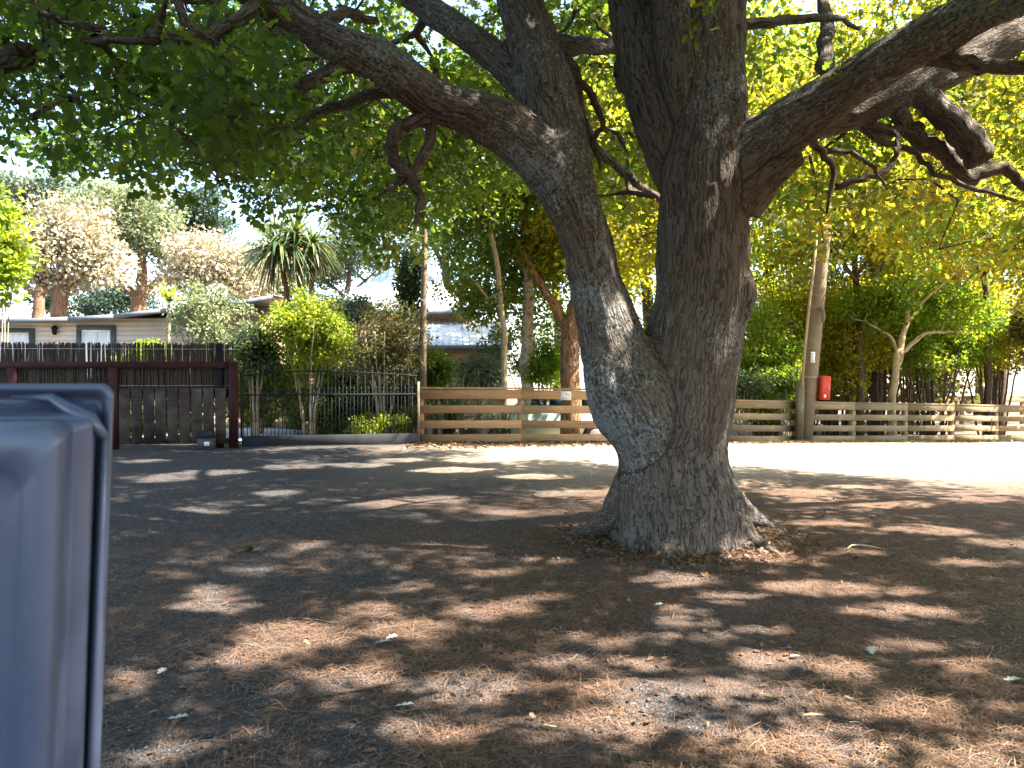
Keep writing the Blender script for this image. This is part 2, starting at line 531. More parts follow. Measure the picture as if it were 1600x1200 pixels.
def sheet(name, xs, ys, lift, mat, kind='structure', rough=0.012):
    X, Y = np.meshgrid(xs, ys)
    Z = ground_z(X, Y) + lift
    if rough:
        pp = np.stack([X.ravel() * 1.1, Y.ravel() * 1.1, np.zeros(X.size)], 1)
        Z = Z + (vnoise(pp, 3) * rough + vnoise(pp * 2.7, 5) * rough * 0.5).reshape(Z.shape)
    co = np.stack([X, Y, Z], -1).reshape(-1, 3)
    nx, ny = len(xs), len(ys)
    idx = np.arange(nx * ny).reshape(ny, nx)
    q = np.stack([idx[:-1, :-1], idx[:-1, 1:], idx[1:, 1:], idx[1:, :-1]], -1).reshape(-1, 4)
    me = np_mesh(name, co, q.ravel(), np.arange(len(q)) * 4, True)
    o = place(name, me, mat)
    o['kind'] = kind
    return o

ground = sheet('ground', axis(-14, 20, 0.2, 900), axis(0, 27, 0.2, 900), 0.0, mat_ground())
ground['label'] = 'dark gravel ground strewn with brown needles under the oak'

M['concrete'] = mat_simple('concrete', (0.33, 0.34, 0.37), (0.46, 0.46, 0.48), 3, 0.85, 0.003)
M['soil'] = mat_simple('soil', (0.07, 0.05, 0.032), (0.17, 0.125, 0.08), 7, 0.95, 0.02)
M['lawn'] = mat_simple('lawn', (0.055, 0.075, 0.02), (0.16, 0.14, 0.06), 5, 0.95, 0.02)
driveway = sheet('driveway', np.linspace(-9.5, -3.6, 14), np.linspace(16.6, 20.6, 9), 0.030, M['concrete'], rough=0)
driveway['label'] = 'pale concrete driveway behind the iron gate'
bed = sheet('garden_bed', np.linspace(-30, 40, 60), np.linspace(20.62, 60, 40), 0.03, M['soil'])
bed['label'] = 'brown planted soil behind the fences'

# ------------------------------------------------------------------ foliage tools
LOBED = (np.array([(0, 0, 0), (.22, .22, .02), (.33, .12, 0), (.52, .40, .04), (.62, .18, .0), (.80, .30, .03), (1, 0, -.06),
                   (.80, -.30, .03), (.62, -.18, 0), (.52, -.40, .04), (.33, -.12, 0), (.22, -.22, .02)]),
         [[0, 1, 2, 10, 11], [2, 3, 4, 8, 9, 10], [4, 5, 6, 7, 8]])
DIAMOND = (np.array([(0, 0, 0), (.45, .42, .06), (1, 0, -.05), (.45, -.42, .06)]), [[0, 1, 2], [0, 2, 3]])
HEX = (np.array([(0, 0, 0), (.3, .36, .05), (.7, .34, .03), (1, 0, -.07), (.7, -.34, .03), (.3, -.36, .05)]), [[0, 1, 2, 3], [0, 3, 4, 5]])

def unit(a):
    return a / np.maximum(np.linalg.norm(a, axis=-1, keepdims=True), 1e-9)

def leaves_mesh(name, pos, direc, nrm, ln, wd, tint, shape):
    uvw, faces = shape
    direc = unit(direc); side = unit(np.cross(nrm, direc)); nn = np.cross(direc, side)
    k = len(uvw)
    co = (pos[:, None, :] + uvw[None, :, 0:1] * ln[:, None, None] * direc[:, None, :]
          + uvw[None, :, 1:2] * wd[:, None, None] * side[:, None, :]
          + uvw[None, :, 2:3] * ln[:, None, None] * nn[:, None, :]).reshape(-1, 3)
    flat1 = np.concatenate([np.array(f) for f in faces]); l1 = np.array([len(f) for f in faces])
    n = len(pos)
    flat = (flat1[None, :] + (np.arange(n) * k)[:, None]).ravel()
    st1 = np.concatenate([[0], np.cumsum(l1)[:-1]])
    st = (st1[None, :] + (np.arange(n) * len(flat1))[:, None]).ravel()
    return np_mesh(name, co, flat, st, False, {'tint': ('FLOAT', np.repeat(tint, k))})

def clump_leaves(centers, radii, n_per, leaf, flat=0.65, up=0.8, tintc=None):
    """leaf positions / directions for clumps"""
    n_per = np.broadcast_to(np.asarray(n_per), (len(centers),)); c = np.repeat(centers, n_per, 0); r = np.repeat(radii, n_per)
    m = len(c)
    d = unit(RNG.normal(size=(m, 3)))
    rad = RNG.random(m) ** 0.45
    off = d * rad[:, None] * r[:, None]
    off[:, 2] *= flat
    pos = c + off
    direc = unit(d * 0.8 + RNG.normal(size=(m, 3)) * 0.7 + np.array([0, 0, -0.25]))
    nrm = unit(RNG.normal(size=(m, 3)) * 0.75 + np.array([0, 0, up]))
    ln = leaf * RNG.uniform(0.7, 1.25, m)
    base = np.repeat(RNG.normal(0.42, 0.16, len(centers)) if tintc is None else tintc, n_per)
    tint = np.clip(base + RNG.normal(0, 0.16, m), 0, 1)
    return pos, direc, nrm, ln, tint

def colonize(nodes, clumps, jitter=0.18, sag=0.05, start_nodes=None, step=0.45):
    """connect every clump centre to the nearest node; returns paths of node ids, node array, parents, root id"""
    pos = [np.array(n, float) for n in nodes]
    parent = [-1] * len(pos); root = list(range(len(pos)))
    n0 = len(pos)
    arr = np.array(pos)
    d0 = np.min(np.linalg.norm(clumps[:, None, :] - arr[None], axis=2), 1)
    order = np.argsort(d0)
    paths = []
    P_ = np.zeros((n0 + len(clumps) * 14, 3)); P_[:n0] = arr; cnt = n0
    for ci in order:
        c = clumps[ci]
        dd = np.linalg.norm(P_[:cnt] - c, axis=1)
        # prefer growth that goes outward (from lower nodes) a little
        j = int(np.argmin(dd + 0.25 * np.maximum(0, P_[:cnt, 2] - c[2])))
        L = dd[j]
        k = int(min(10, max(2, L / step)))
        ids = [j]
        a = P_[j]
        bend = RNG.normal(size=3) * jitter * L * 0.6
        for t in np.linspace(0, 1, k + 1)[1:]:
            q = a + (c - a) * t + bend * math.sin(math.pi * t) + RNG.normal(size=3) * jitter * 0.35 * min(L, 1.0) * (t < 1)
            q[2] -= sag * L * math.sin(math.pi * t)
            P_[cnt] = q
            parent.append(ids[-1]); root.append(root[j] if j >= n0 else j)
            ids.append(cnt); cnt += 1
        paths.append((ids, ci))
    load = np.zeros(cnt)
    for ids, ci in paths:
        load[ids[-1]] += 1
    for i in range(cnt - 1, n0 - 1, -1):
        if parent[i] >= 0: load[parent[i]] += load[i]
    return paths, P_[:cnt], load, root, n0

def add_branch_tubes(mb, paths, PP, load, rbase, rmax, n=5, twigs=0, radii=None, twlen=0.9):
    for ids, ci in paths:
        rr = [min(rmax, rbase * math.sqrt(max(load[i], 1))) for i in ids]
        rr[0] = rr[1] * 1.15
        rr[-1] = rbase * 0.6
        nn = n if max(rr) < 0.03 else n + 3
        mb.tube([PP[i] for i in ids], rr, nn, cap=False)
        if twigs:
            c = Vector(PP[ids[-1]])
            r = radii[ci] if radii is not None else 0.5
            for k in range(twigs):
                d = Vector(RNG.normal(size=3)).normalized(); d.z *= 0.5
                m_ = c + d * r * 0.5 * twlen + Vector(RNG.normal(size=3)) * 0.06
                mb.tube([c - d * 0.02, m_, c + d * r * twlen], [rbase * 0.5, rbase * 0.35, rbase * 0.12], 3, cap=False)

# ------------------------------------------------------------------ the oak
def chain(rows, k=5):
    """rows: px, py, depth, radius in px -> world points and radii"""
    out = []
    for px, py, d, r in rows:
        q = P(px, py, d)
        out.append((q.x, q.y, q.z, r * d / F))
    return catmull(out, k)

CH = {}
CH['right_stem'] = chain([(1062, 868, 6.9, 112), (1060, 815, 6.9, 100), (1057, 760, 6.9, 91), (1057, 700, 6.9, 81), (1066, 625, 6.9, 80), (1080, 545, 6.9, 74),
                          (1094, 470, 6.9, 72), (1096, 400, 6.9, 73), (1098, 330, 6.9, 69), (1103, 270, 6.9, 70), (1111, 200, 6.9, 57),
                          (1112, 120, 6.9, 54), (1112, 50, 6.9, 55), (1118, -40, 6.85, 52), (1128, -160, 6.8, 46), (1140, -320, 6.7, 38), (1160, -480, 6.6, 26)])
CH['left_stem'] = chain([(1050, 780, 6.9, 76), (1029, 700, 6.85, 66), (993, 625, 6.8, 74), (964, 555, 6.8, 56), (942, 480, 6.8, 46), (922, 405, 6.8, 42),
                         (906, 350, 6.8, 43), (888, 300, 6.8, 46), (876, 240, 6.85, 48), (864, 180, 6.9, 46), (849, 125, 6.9, 47), (830, 60, 6.95, 40),
                         (813, 0, 7.0, 38), (800, -110, 7.1, 34), (785, -260, 7.2, 27), (760, -420, 7.3, 18)])
CH['left_limb'] = chain([(893, 310, 6.8, 42), (845, 245, 6.75, 43), (795, 203, 6.65, 41), (742, 180, 6.5, 36), (690, 163, 6.35, 34), (640, 130, 6.2, 33),
                         (598, 99, 6.1, 32), (528, 68, 5.95, 31), (450, 20, 5.8, 29), (385, -22, 5.65, 27), (250, -110, 5.4, 23), (60, -200, 5.1, 18), (-200, -300, 4.8, 12)])
CH['upper_left_limb'] = chain([(842, 150, 6.95, 30), (795, 108, 7.1, 28), (742, 64, 7.3, 25), (682, 24, 7.5, 23), (630, -14, 7.7, 22), (500, -90, 8.1, 19), (300, -160, 8.6, 14), (80, -200, 9.2, 10)])
CH['back_stem'] = chain([(1085, 330, 7.0, 36), (1052, 250, 7.05, 42), (1026, 170, 7.1, 44), (1006, 95, 7.15, 45), (994, 20, 7.2, 42), (984, -80, 7.3, 38), (968, -240, 7.6, 30), (940, -400, 8.0, 20)])
CH['fold'] = chain([(1075, 200, 6.85, 26), (1062, 110, 6.8, 34), (1052, 30, 6.8, 36), (1048, -60, 6.7, 34), (1045, -200, 6.4, 28), (1040, -500, 5.8, 20), (1020, -900, 5.0, 13)])
CH['right_limb'] = chain([(1120, 295, 6.88, 55), (1182, 240, 6.8, 52), (1240, 190, 6.65, 43), (1300, 150, 6.5, 38), (1362, 108, 6.35, 37), (1432, 68, 6.2, 35), (1512, 28, 6.05, 33),
                          (1600, -8, 5.9, 31), (1760, -70, 5.7, 26), (1980, -150, 5.5, 19), (2300, -240, 5.3, 12)])
CH['right_limb_low'] = chain([(1140, 230, 7.0, 36), (1250, 192, 7.15, 34), (1340, 165, 7.25, 36), (1420, 130, 7.35, 36), (1500, 93, 7.45, 34), (1600, 45, 7.6, 31), (1760, -30, 7.8, 26), (1980, -90, 8.1, 19), (2240, -130, 8.4, 12)])
CH['stump'] = chain([(1150, 310, 6.85, 48), (1190, 272, 6.75, 38), (1222, 250, 6.7, 30), (1246, 234, 6.65, 24)])
CH['burl'] = chain([(1130, 500, 6.8, 34), (1150, 455, 6.75, 32), (1140, 420, 6.8, 26)])
CH['bulge'] = chain([(998, 690, 6.8, 38), (974, 642, 6.75, 42), (957, 595, 6.7, 44), (948, 545, 6.75, 38)])
def root_chain(rows, end):
    pts = []
    for px, py, d, r in rows:
        q = P(px, py, d); pts.append((q.x, q.y, q.z, r * d / F))
    e = groundpt(*end[:2])
    pts.append((e.x, e.y, e.z - 0.05, end[2]))
    return catmull(pts, 5)
CH['root_a'] = root_chain([(1030, 660, 6.9, 30), (1010, 740, 6.9, 46), (972, 798, 6.92, 34), (935, 822, 7.0, 16)], (870, 832, 0.035))
CH['root_b'] = root_chain([(1045, 660, 6.85, 30), (1030, 750, 6.78, 48), (1013, 820, 6.64, 32), (1002, 850, 6.52, 15)], (965, 876, 0.03))
CH['root_c'] = root_chain([(1060, 660, 6.85, 34), (1060, 755, 6.76, 56), (1058, 830, 6.54, 38), (1050, 862, 6.38, 16)], (1030, 890, 0.03))
CH['root_d'] = root_chain([(1080, 660, 6.9, 30), (1098, 750, 6.84, 48), (1140, 815, 6.7, 34), (1178, 850, 6.6, 16)], (1240, 876, 0.03))
CH['root_e'] = root_chain([(1075, 660, 6.88, 30), (1090, 750, 6.85, 48), (1110, 825, 6.64, 36), (1118, 856, 6.48, 15)], (1140, 884, 0.03))
CH['root_f'] = root_chain([(1080, 670, 6.95, 30), (1098, 750, 7.02, 44), (1148, 795, 7.25, 27)], (1225, 822, 0.03))
CH['root_g'] = root_chain([(1045, 670, 6.95, 30), (1032, 750, 7.02, 44), (992, 790, 7.3, 27)], (935, 810, 0.03))
# far limbs that carry the parts of the crown above and behind the view
def world_limb(rows):
    return catmull(rows, 5)
top_l = CH['left_stem'][-6]; top_r = CH['right_stem'][-6]; top_b = CH['back_stem'][-4]; top_f = CH['fold'][-8]
def limb_from(p, pts, r0, r1):
    n = len(pts)
    rows = [(p[0], p[1], p[2], r0)] + [(x, y, z, r0 + (r1 - r0) * (i + 1) / n) for i, (x, y, z) in enumerate(pts)]
    return world_limb(rows)
CH['far_a'] = limb_from(top_b, [(1.2, 9.0, 6.6), (0.6, 11.0, 6.9), (0.2, 13.4, 6.6)], 0.13, 0.05)
CH['far_b'] = limb_from(top_r, [(3.6, 8.4, 6.9), (5.4, 9.8, 6.9), (6.8, 10.6, 6.4)], 0.13, 0.05)
CH['far_c'] = limb_from(top_l, [(-1.0, 9.0, 6.9), (-2.8, 11.0, 7.1), (-4.4, 12.8, 6.8), (-5.4, 14.4, 6.4)], 0.12, 0.04)
CH['far_d'] = limb_from(top_r, [(2.8, 4.4, 7.2), (3.6, 1.8, 7.4), (4.2, -1.0, 6.9)], 0.13, 0.05)
CH['far_e'] = limb_from(top_f, [(0.2, 3.6, 6.9), (-1.6, 1.6, 7.0), (-2.6, -0.8, 6.4)], 0.12, 0.05)
CH['far_f'] = limb_from(top_l, [(-2.0, 6.0, 7.3), (-4.6, 5.4, 7.4), (-7.0, 5.0, 6.6)], 0.12, 0.05)
CH['far_g'] = limb_from(top_r, [(4.6, 6.0, 7.4), (7.4, 5.0, 7.3), (9.8, 4.2, 6.5)], 0.12, 0.05)

TREE = thing('oak_tree', 'massive spreading oak with furrowed lichen-spotted trunk forking low', 'tree', (1.45, 6.9, 0))

def oak_trunk():
    mb = MB()
    for k, a in CH.items():
        mb.tube([Vector(q[:3]) for q in a], list(np.maximum(a[:, 3], 0.012)), 18)
    me = mb.mesh('trunk_base')
    ob = bpy.data.objects.new('trunk_base', me)
    link(ob)
    md = ob.modifiers.new('r', 'REMESH'); md.mode = 'VOXEL'; md.voxel_size = 0.024
    sm = ob.modifiers.new('s', 'SMOOTH'); sm.factor = 0.5; sm.iterations = 5
    dg = bpy.context.evaluated_depsgraph_get()
    ev = ob.evaluated_get(dg)
    m2 = bpy.data.meshes.new_from_object(ev)
    n = len(m2.vertices)
    co = np.zeros(n * 3, np.float32); m2.vertices.foreach_get('co', co); co = co.reshape(-1, 3)
    nr = np.zeros(n * 3, np.float32); m2.vertices.foreach_get('normal', nr); nr = nr.reshape(-1, 3)
    nl = len(m2.loops); vi = np.zeros(nl, np.int32); m2.loops.foreach_get('vertex_index', vi)
    stt = np.zeros(len(m2.polygons), np.int32); m2.polygons.foreach_get('loop_start', stt)
    # bark coordinates from the nearest chain
    best = np.full(n, 1e9); bark = np.zeros((n, 3)); lich = np.zeros(n)
    LW = {'left_stem': 0.12, 'left_limb': 0.17, 'right_limb': 0.16, 'root_a': .02, 'root_b': .02, 'bulge': .07, 'right_limb_low': 0.0, 'stump': .1}
    for ck, (k, a) in enumerate(CH.items()):
        pts = a[:, :3]; rad = a[:, 3]
        t = np.gradient(pts, axis=0); t = unit(t)
        u = np.zeros_like(t); u0 = np.cross(t[0], (0, 1, 0.3)); u[0] = u0 / np.linalg.norm(u0)
        for i in range(1, len(t)):
            w = u[i - 1] - t[i] * np.dot(u[i - 1], t[i]); u[i] = w / np.linalg.norm(w)
        L = np.concatenate([[0], np.cumsum(np.linalg.norm(np.diff(pts, axis=0), axis=1))])
        for s in range(0, n, 20000):
            q = co[s:s + 20000]
            for i in range(len(pts) - 1):
                ab = pts[i + 1] - pts[i]; ll = ab @ ab
                tt = np.clip((q - pts[i]) @ ab / ll, 0, 1)
                c = pts[i] + tt[:, None] * ab
                dd = q - c
                dist = np.linalg.norm(dd, axis=1) - (rad[i] + (rad[i + 1] - rad[i]) * tt)
                if k.startswith('root') or k in ('bulge', 'burl', 'fold'): dist = dist + 0.04
                ok = dist < best[s:s + 20000]
                if not ok.any(): continue
                uu = u[i] + (u[i + 1] - u[i]) * tt[:, None]
                tg = t[i]
                vv = np.cross(np.broadcast_to(tg, uu.shape), uu)
                bc = np.stack([(dd * uu).sum(1), (dd * vv).sum(1), L[i] + tt * (L[i + 1] - L[i])], 1) + ck * 0.37
                best[s:s + 20000] = np.where(ok, dist, best[s:s + 20000])
                bark[s:s + 20000] = np.where(ok[:, None], bc, bark[s:s + 20000])
                lich[s:s + 20000] = np.where(ok, LW.get(k, 0.02), lich[s:s + 20000])
    lumps = vnoise(co * 2.6, 1) * 0.022 + vnoise(co * 6.0, 2) * 0.010
    rid = 1 - np.abs(vnoise(bark * np.array([15, 15, 3.2]), 4))
    rid2 = 1 - np.abs(vnoise(bark * np.array([26, 26, 6.0]) + 9, 6))
    thick = np.clip((np.linalg.norm(bark[:, :2] - np.round(bark[:, :2] / 99), axis=1)) / 0.2, 0.3, 1)
    low = np.clip(1 - co[:, 2] / 0.9, 0, 1)
    ang = np.arctan2(co[:, 1] - 6.9, co[:, 0] - 1.45)
    flute = np.sin(ang * 9 + 2 * vnoise(co * 1.5, 8)) * 0.015 * low
    co2 = co + nr * ((lumps + rid * 0.024 + rid2 * 0.012 - 0.032) * thick + flute)[:, None]
    me2 = np_mesh('trunk', co2 - np.array(TREE.location), vi, stt, True,
                  {'bark': ('FLOAT_VECTOR', bark), 'lichen': ('FLOAT', lich)})
    bpy.data.objects.remove(ob)
    return place('trunk', me2, M['oak_bark'], TREE)

oak_trunk()

# hand-placed smaller branches that show in the photograph (px, py, depth, radius px)
SMALL = [
    [(1425, 80, 6.25, 15), (1470, 92, 6.2, 14), (1530, 101, 6.15, 12), (1600, 104, 6.1, 11), (1720, 112, 6.0, 8)],
    [(1425, 135, 7.3, 20), (1462, 165, 7.25, 20), (1495, 195, 7.2, 22), (1520, 225, 7.2, 24), (1534, 252, 7.2, 20)],
    [(1395, 150, 7.3, 15), (1410, 190, 7.35, 14), (1445, 222, 7.4, 14), (1480, 245, 7.45, 13), (1512, 280, 7.5, 12), (1540, 268, 7.5, 10), (1570, 264, 7.5, 9), (1600, 292, 7.5, 7), (1640, 320, 7.5, 4)],
    [(1330, 175, 7.25, 10), (1360, 195, 7.3, 10), (1400, 205, 7.35, 9), (1440, 195, 7.4, 6)],
    [(1243, 212, 6.7, 8), (1270, 222, 6.75, 7), (1290, 245, 6.8, 6), (1300, 275, 6.85, 4), (1292, 330, 6.9, 2)],
    [(1288, 235, 6.8, 5), (1330, 240, 6.85, 4), (1365, 262, 6.9, 3), (1390, 300, 6.9, 2)],
    [(1305, 292, 7.0, 6), (1345, 280, 7.0, 5), (1385, 265, 7.05, 5), (1402, 235, 7.1, 4), (1398, 205, 7.2, 4)],
    [(1330, 185, 7.25, 6), (1370, 215, 7.3, 5), (1420, 235, 7.3, 5), (1460, 270, 7.35, 4), (1510, 290, 7.4, 4), (1590, 312, 7.5, 3)],
    [(672, 185, 6.3, 13), (645, 190, 6.3, 11), (618, 208, 6.3, 11), (612, 235, 6.3, 10), (628, 262, 6.32, 10), (648, 285, 6.35, 9), (655, 310, 6.4, 6), (650, 350, 6.4, 3)],
    [(676, 190, 6.35, 9), (672, 222, 6.35, 8), (660, 250, 6.35, 8), (640, 275, 6.35, 7), (618, 290, 6.4, 4), (590, 310, 6.4, 2)],
    [(560, 95, 6.0, 14), (515, 112, 6.0, 13), (470, 140, 6.0, 11), (425, 146, 6.0, 9), (370, 168, 6.0, 7), (320, 180, 6.0, 4)],
    [(640, 140, 6.2, 10), (560, 155, 6.4, 9), (500, 175, 6.5, 8), (440, 208, 6.6, 6), (380, 235, 6.7, 4), (330, 262, 6.8, 2)],
    [(865, 70, 7.0, 16), (915, 72, 7.6, 13), (965, 74, 8.1, 12), (1010, 82, 8.6, 9)],
    [(880, 90, 7.0, 10), (900, 120, 7.2, 9), (905, 170, 7.4, 8), (930, 230, 7.6, 7), (965, 262, 7.9, 7), (1000, 290, 8.2, 6), (1030, 310, 8.6, 4)],
    [(900, 115, 7.2, 6), (925, 150, 7.3, 6), (940, 190, 7.4, 5), (928, 225, 7.5, 4), (940, 265, 7.6, 3)],
    [(975, 85, 8.2, 9), (968, 115, 8.2, 9), (975, 140, 8.1, 8), (1000, 150, 7.6, 7)],
    [(1150, 34, 6.9, 9), (1220, 33, 7.0, 8), (1290, 28, 7.1, 6), (1340, 40, 7.2, 3)],
    [(1300, 130, 6.6, 12), (1288, 90, 7.0, 12), (1292, 40, 7.4, 11), (1280, -20, 7.8, 8)],
    [(480, 40, 5.9, 12), (540, 20, 6.3, 9), (585, 35, 6.6, 6)],
    [(420, 0, 5.7, 12), (330, 50, 5.4, 10), (250, 60, 5.3, 8), (150, 62, 5.2, 6), (40, 75, 5.1, 3)],
]
small_nodes = []
for rows in SMALL:
    a = chain(rows, 4)
    mb = MB()
    w = RNG.normal(size=(len(a), 3)) * 0.012; w[0] = 0
    mb.tube([Vector(q[:3]) + Vector(ww) for q, ww in zip(a, w)], list(np.maximum(a[:, 3], 0.004)), 9)
    mb.build('branch', M['oak_bark'], TREE, True)
    small_nodes += [q[:3] for q in a[3:]]

# ---- crown clumps
def env_oak(px):
    return np.interp(px, [-400, 0, 150, 300, 345, 420, 500, 545, 580, 620, 660, 720, 860, 1180, 1300, 1500, 1650, 2200],
                     [250, 268, 296, 305, 345, 360, 372, 395, 425, 428, 390, 340, 330, 390, 415, 425, 440, 420])

def shadow_bound(x):
    return np.interp(x, [-6, -2.5, -0.5, 1.0, 3.6, 6.5, 9, 14], [18, 16.5, 14.6, 13.2, 12.5, 9.9, 8.6, 7.5])

def sample_oak():
    cs, rs = [], []
    C = np.array([1.2, 6.6])
    target = 760
    tries = 0
    while len(cs) < target and tries < 200000:
        tries += 1
        ang = RNG.uniform(0, 2 * math.pi)
        R = 9.6 + 1.2 * math.sin(3 * ang + 1) + 0.6 * math.sin(7 * ang)
        u = math.sqrt(RNG.random())
        r = u * R
        x = C[0] + r * math.cos(ang); y = C[1] + r * math.sin(ang)
        top = 3.0 + 8.0 * math.sqrt(max(0, 1 - u * u))
        lowz = max(2.5, 4.7 - 0.24 * r)
        if RNG.random() < 0.62:
            z = top - abs(RNG.normal(0, 1.0))
        else:
            z = lowz + abs(RNG.normal(0, 0.9))
        if z < lowz: continue
        p = np.array([x, y, z])
        px, py, d = (float(q[0]) for q in project(p))
        vis = d > 1 and -150 < px < 1750 and py > -120
        rad = RNG.uniform(0.5, 0.85) if vis else RNG.uniform(0.75, 1.15)
        if d < 1.2:
            if z < 3.6: continue
        else:
            rr = rad * F / d
            inframe = -rr < px < 1600 + rr and py > -rr
            if d < 2.5 and inframe: continue
            if inframe:
                if py + rr * 0.62 > env_oak(px): continue
                if d < 7.9 and px + rr > 470 and py + rr * 0.7 > 0: continue
                if d < 4.0: continue
        sx = x - SUN.x / SUN.z * z; sy = y - SUN.y / SUN.z * z
        if sy + rad > shadow_bound(sx): continue
        cs.append(p); rs.append(rad)
    return np.array(cs), np.array(rs)

oc, orad = sample_oak()
# extra low foliage of the left side and the right rear that the photograph shows
extra = []
for _ in range(4000):
    px = RNG.uniform(-120, 700); d = RNG.uniform(4.6, 10.5)
    py = env_oak(px) - RNG.uniform(18, 330) - 30
    if d < 7.6 and px > 430 and py > 0: continue
    p = np.array(P(px, py, d)); extra.append(p)
    if len(extra) > 150: break
n2 = 0
for _ in range(4000):
    px = RNG.uniform(700, 1680); d = RNG.uniform(8.6, 11.8)
    py = env_oak(px) - RNG.uniform(30, 360)
    p = np.array(P(px, py, d))
    s = p - np.array(SUN) * (p[2] / SUN.z)
    if s[1] + 0.5 > shadow_bound(s[0]): continue
    extra.append(p); n2 += 1
    if n2 > 110: break
for _ in range(70):
    px = RNG.uniform(470, 830); d = RNG.uniform(11.5, 14.8)
    extra.append(np.array(P(px, RNG.uniform(90, min(330, env_oak(px) - 50)), d)))
for _ in range(80):  # clumps added towards the sun to put the brush gate in shade
    extra.append(np.array([RNG.uniform(-8.8, -0.6), RNG.uniform(13.8, 15.4), RNG.uniform(5.3, 7.9)]))
oc = np.vstack([oc, np.array(extra)]); orad = np.concatenate([orad, RNG.uniform(0.42, 0.7, len(extra))])

nodes = []
for k, a in CH.items():
    if k.startswith('root') or k in ('stump', 'burl', 'bulge'): continue
    for q in a:
        if q[3] < 0.26 and q[2] > 3.2 and not (k in ('right_stem', 'left_stem') and q[2] < 5.2):
            nodes.append(q[:3])
nodes += small_nodes
paths, PP, load, root, n0 = colonize(nodes, oc)
groups = {}
for ids, ci in paths:
    groups.setdefault(root[ids[1]], []).append((ids, ci))
for rt, pl in groups.items():
    mb = MB()
    add_branch_tubes(mb, pl, PP, load, 0.010, 0.10, 5, 4, orad)
    mb.build('branch', M['oak_bark'], TREE, True)

pos, direc, nrm, ln, tint = clump_leaves(oc, orad, (150 * np.clip(orad / 0.65, 0.8, 1.6) ** 2).astype(int), 0.115, 0.62, 0.9)
# keep leaves out of the air in front of the trunk and of the lens
px, py, d = project(pos)
bad = (d < 7.5) & (d > 0) & (px > 520) & (px < 1640) & (py > 14) | ((d > 0) & (d < 3.2) & (py > -20) & (px > -60) & (px < 1660)) | \
      ((d > 0) & (py > env_oak(px) + 14) & (px > -30) & (px < 1640))
HOLES = [(320,925,45,9),(330,946,62,14),(430,1003,75,20),(390,1036,85,12),(545,1066,80,20),(620,986,75,11),(760,960,68,13),(440,984,80,5),
         (740,1080,95,22),(860,875,45,5),(1050,966,55,14),(1080,996,80,8),(930,1005,72,12),(1050,908,64,9),(1130,936,64,9),(1290,920,85,13),(1390,918,55,11),
         (1380,956,75,11),(1200,1032,65,14),(1320,1050,50,18),(960,1085,90,20),(970,1135,85,26),(1110,1085,85,16),(1100,1145,55,14),(1260,1170,95,24),(1530,1185,90,20),
         (600,785,60,7),(690,780,38,5),(270,745,45,7),(330,738,55,4),(480,852,22,5),(620,1145,55,14),(250,1185,65,18),(190,1060,45,9),(180,1090,45,8),
         (560,955,55,8),(900,770,65,5),(1180,870,55,6),(1400,790,65,6),(1450,830,65,7),(1340,862,30,6),(1560,850,45,8),(1300,820,55,5),(430,770,35,4),(780,800,40,4),
         (700,735,60,4),(560,727,50,3),(450,730,45,3),(840,745,60,4),(230,720,40,3),(620,720,40,3),(1250,770,60,4),(1500,880,50,6),(1480,960,45,6),(820,1150,45,10),(690,1150,70,14),(520,1010,40,8),(850,940,40,6),(1190,985,55,8),(1400,1010,60,8),(1500,1040,60,9),(1420,1110,60,12),(640,920,45,6),(760,900,45,5),(880,1040,60,9),(380,890,40,5),(1000,1040,40,8),(660,850,45,4),(300,800,45,4),(1340,760,50,3),(1520,780,60,4),(1240,880,45,5)]
t_s = pos[:, 2] / SUN.z
shx = pos[:, 0] - SUN.x * t_s; shy = pos[:, 1] - SUN.y * t_s
wig = vnoise(np.stack([shx * 3.5, shy * 3.5, shx * 0], 1), 21) * 0.35 + RNG.normal(0, 0.10, len(shx))
for hx_, hy_, hw_, hh_ in HOLES:  # gaps cut in the crown to shape the sun patches on the ground
    dc = CAM_H * F / (hy_ - HOR); d0 = CAM_H * F / (hy_ + hh_ - HOR); d1 = CAM_H * F / (hy_ - hh_ - HOR)
    ex = hw_ / F * dc * 1.12; ey = max(0.12, (d1 - d0) / 2 * 1.25)
    q_ = ((shx - (hx_ - 800) / F * dc) / ex) ** 2 + ((shy - (d0 + d1) / 2) / ey) ** 2
    bad |= (q_ < 1 + wig) & (RNG.random(len(shx)) < 0.97)
bad |= (d > 0) & (d < 12) & (px < 720) & ((vnoise(pos * 2.1, 31) > 0.14) | ((px < 540) & (vnoise(pos * 4.5, 33) > 0.16)))
keep = ~bad
pos, direc, nrm, ln, tint, px, py, d = (q[keep] for q in (pos, direc, nrm, ln, tint, px, py, d))
# right side of the crown tinted yellower: backlight put into the leaf colour
tint = np.clip(tint + np.interp(pos[:, 0], [-6, 0, 3, 7], [-0.14, -0.05, 0.14, 0.26]), 0, 1)
inv = (d > 0) & (px > -40) & (px < 1640) & (py > -40) & (py < 1200)
near = inv & (d < 11.5)
vis_idx = np.where(inv)[0]
order = vis_idx[np.argsort(d[vis_idx])]
single = order[:265]
mask = np.zeros(len(pos), bool); mask[single] = True
off = np.array(TREE.location)
sel = near & ~mask
o = place('crown', leaves_mesh('crown', pos[sel] - off, direc[sel], nrm[sel], ln[sel], ln[sel] * 0.85, tint[sel], LOBED), M['oak_leaf'], TREE)
o['kind'] = 'stuff'
sel = ~near & ~mask
o = place('crown', leaves_mesh('crown_far', pos[sel] - off, direc[sel], nrm[sel], ln[sel] * 1.1, ln[sel] * 0.95, tint[sel], HEX), M['oak_leaf'], TREE)
o['kind'] = 'stuff'
leaf_variants = []
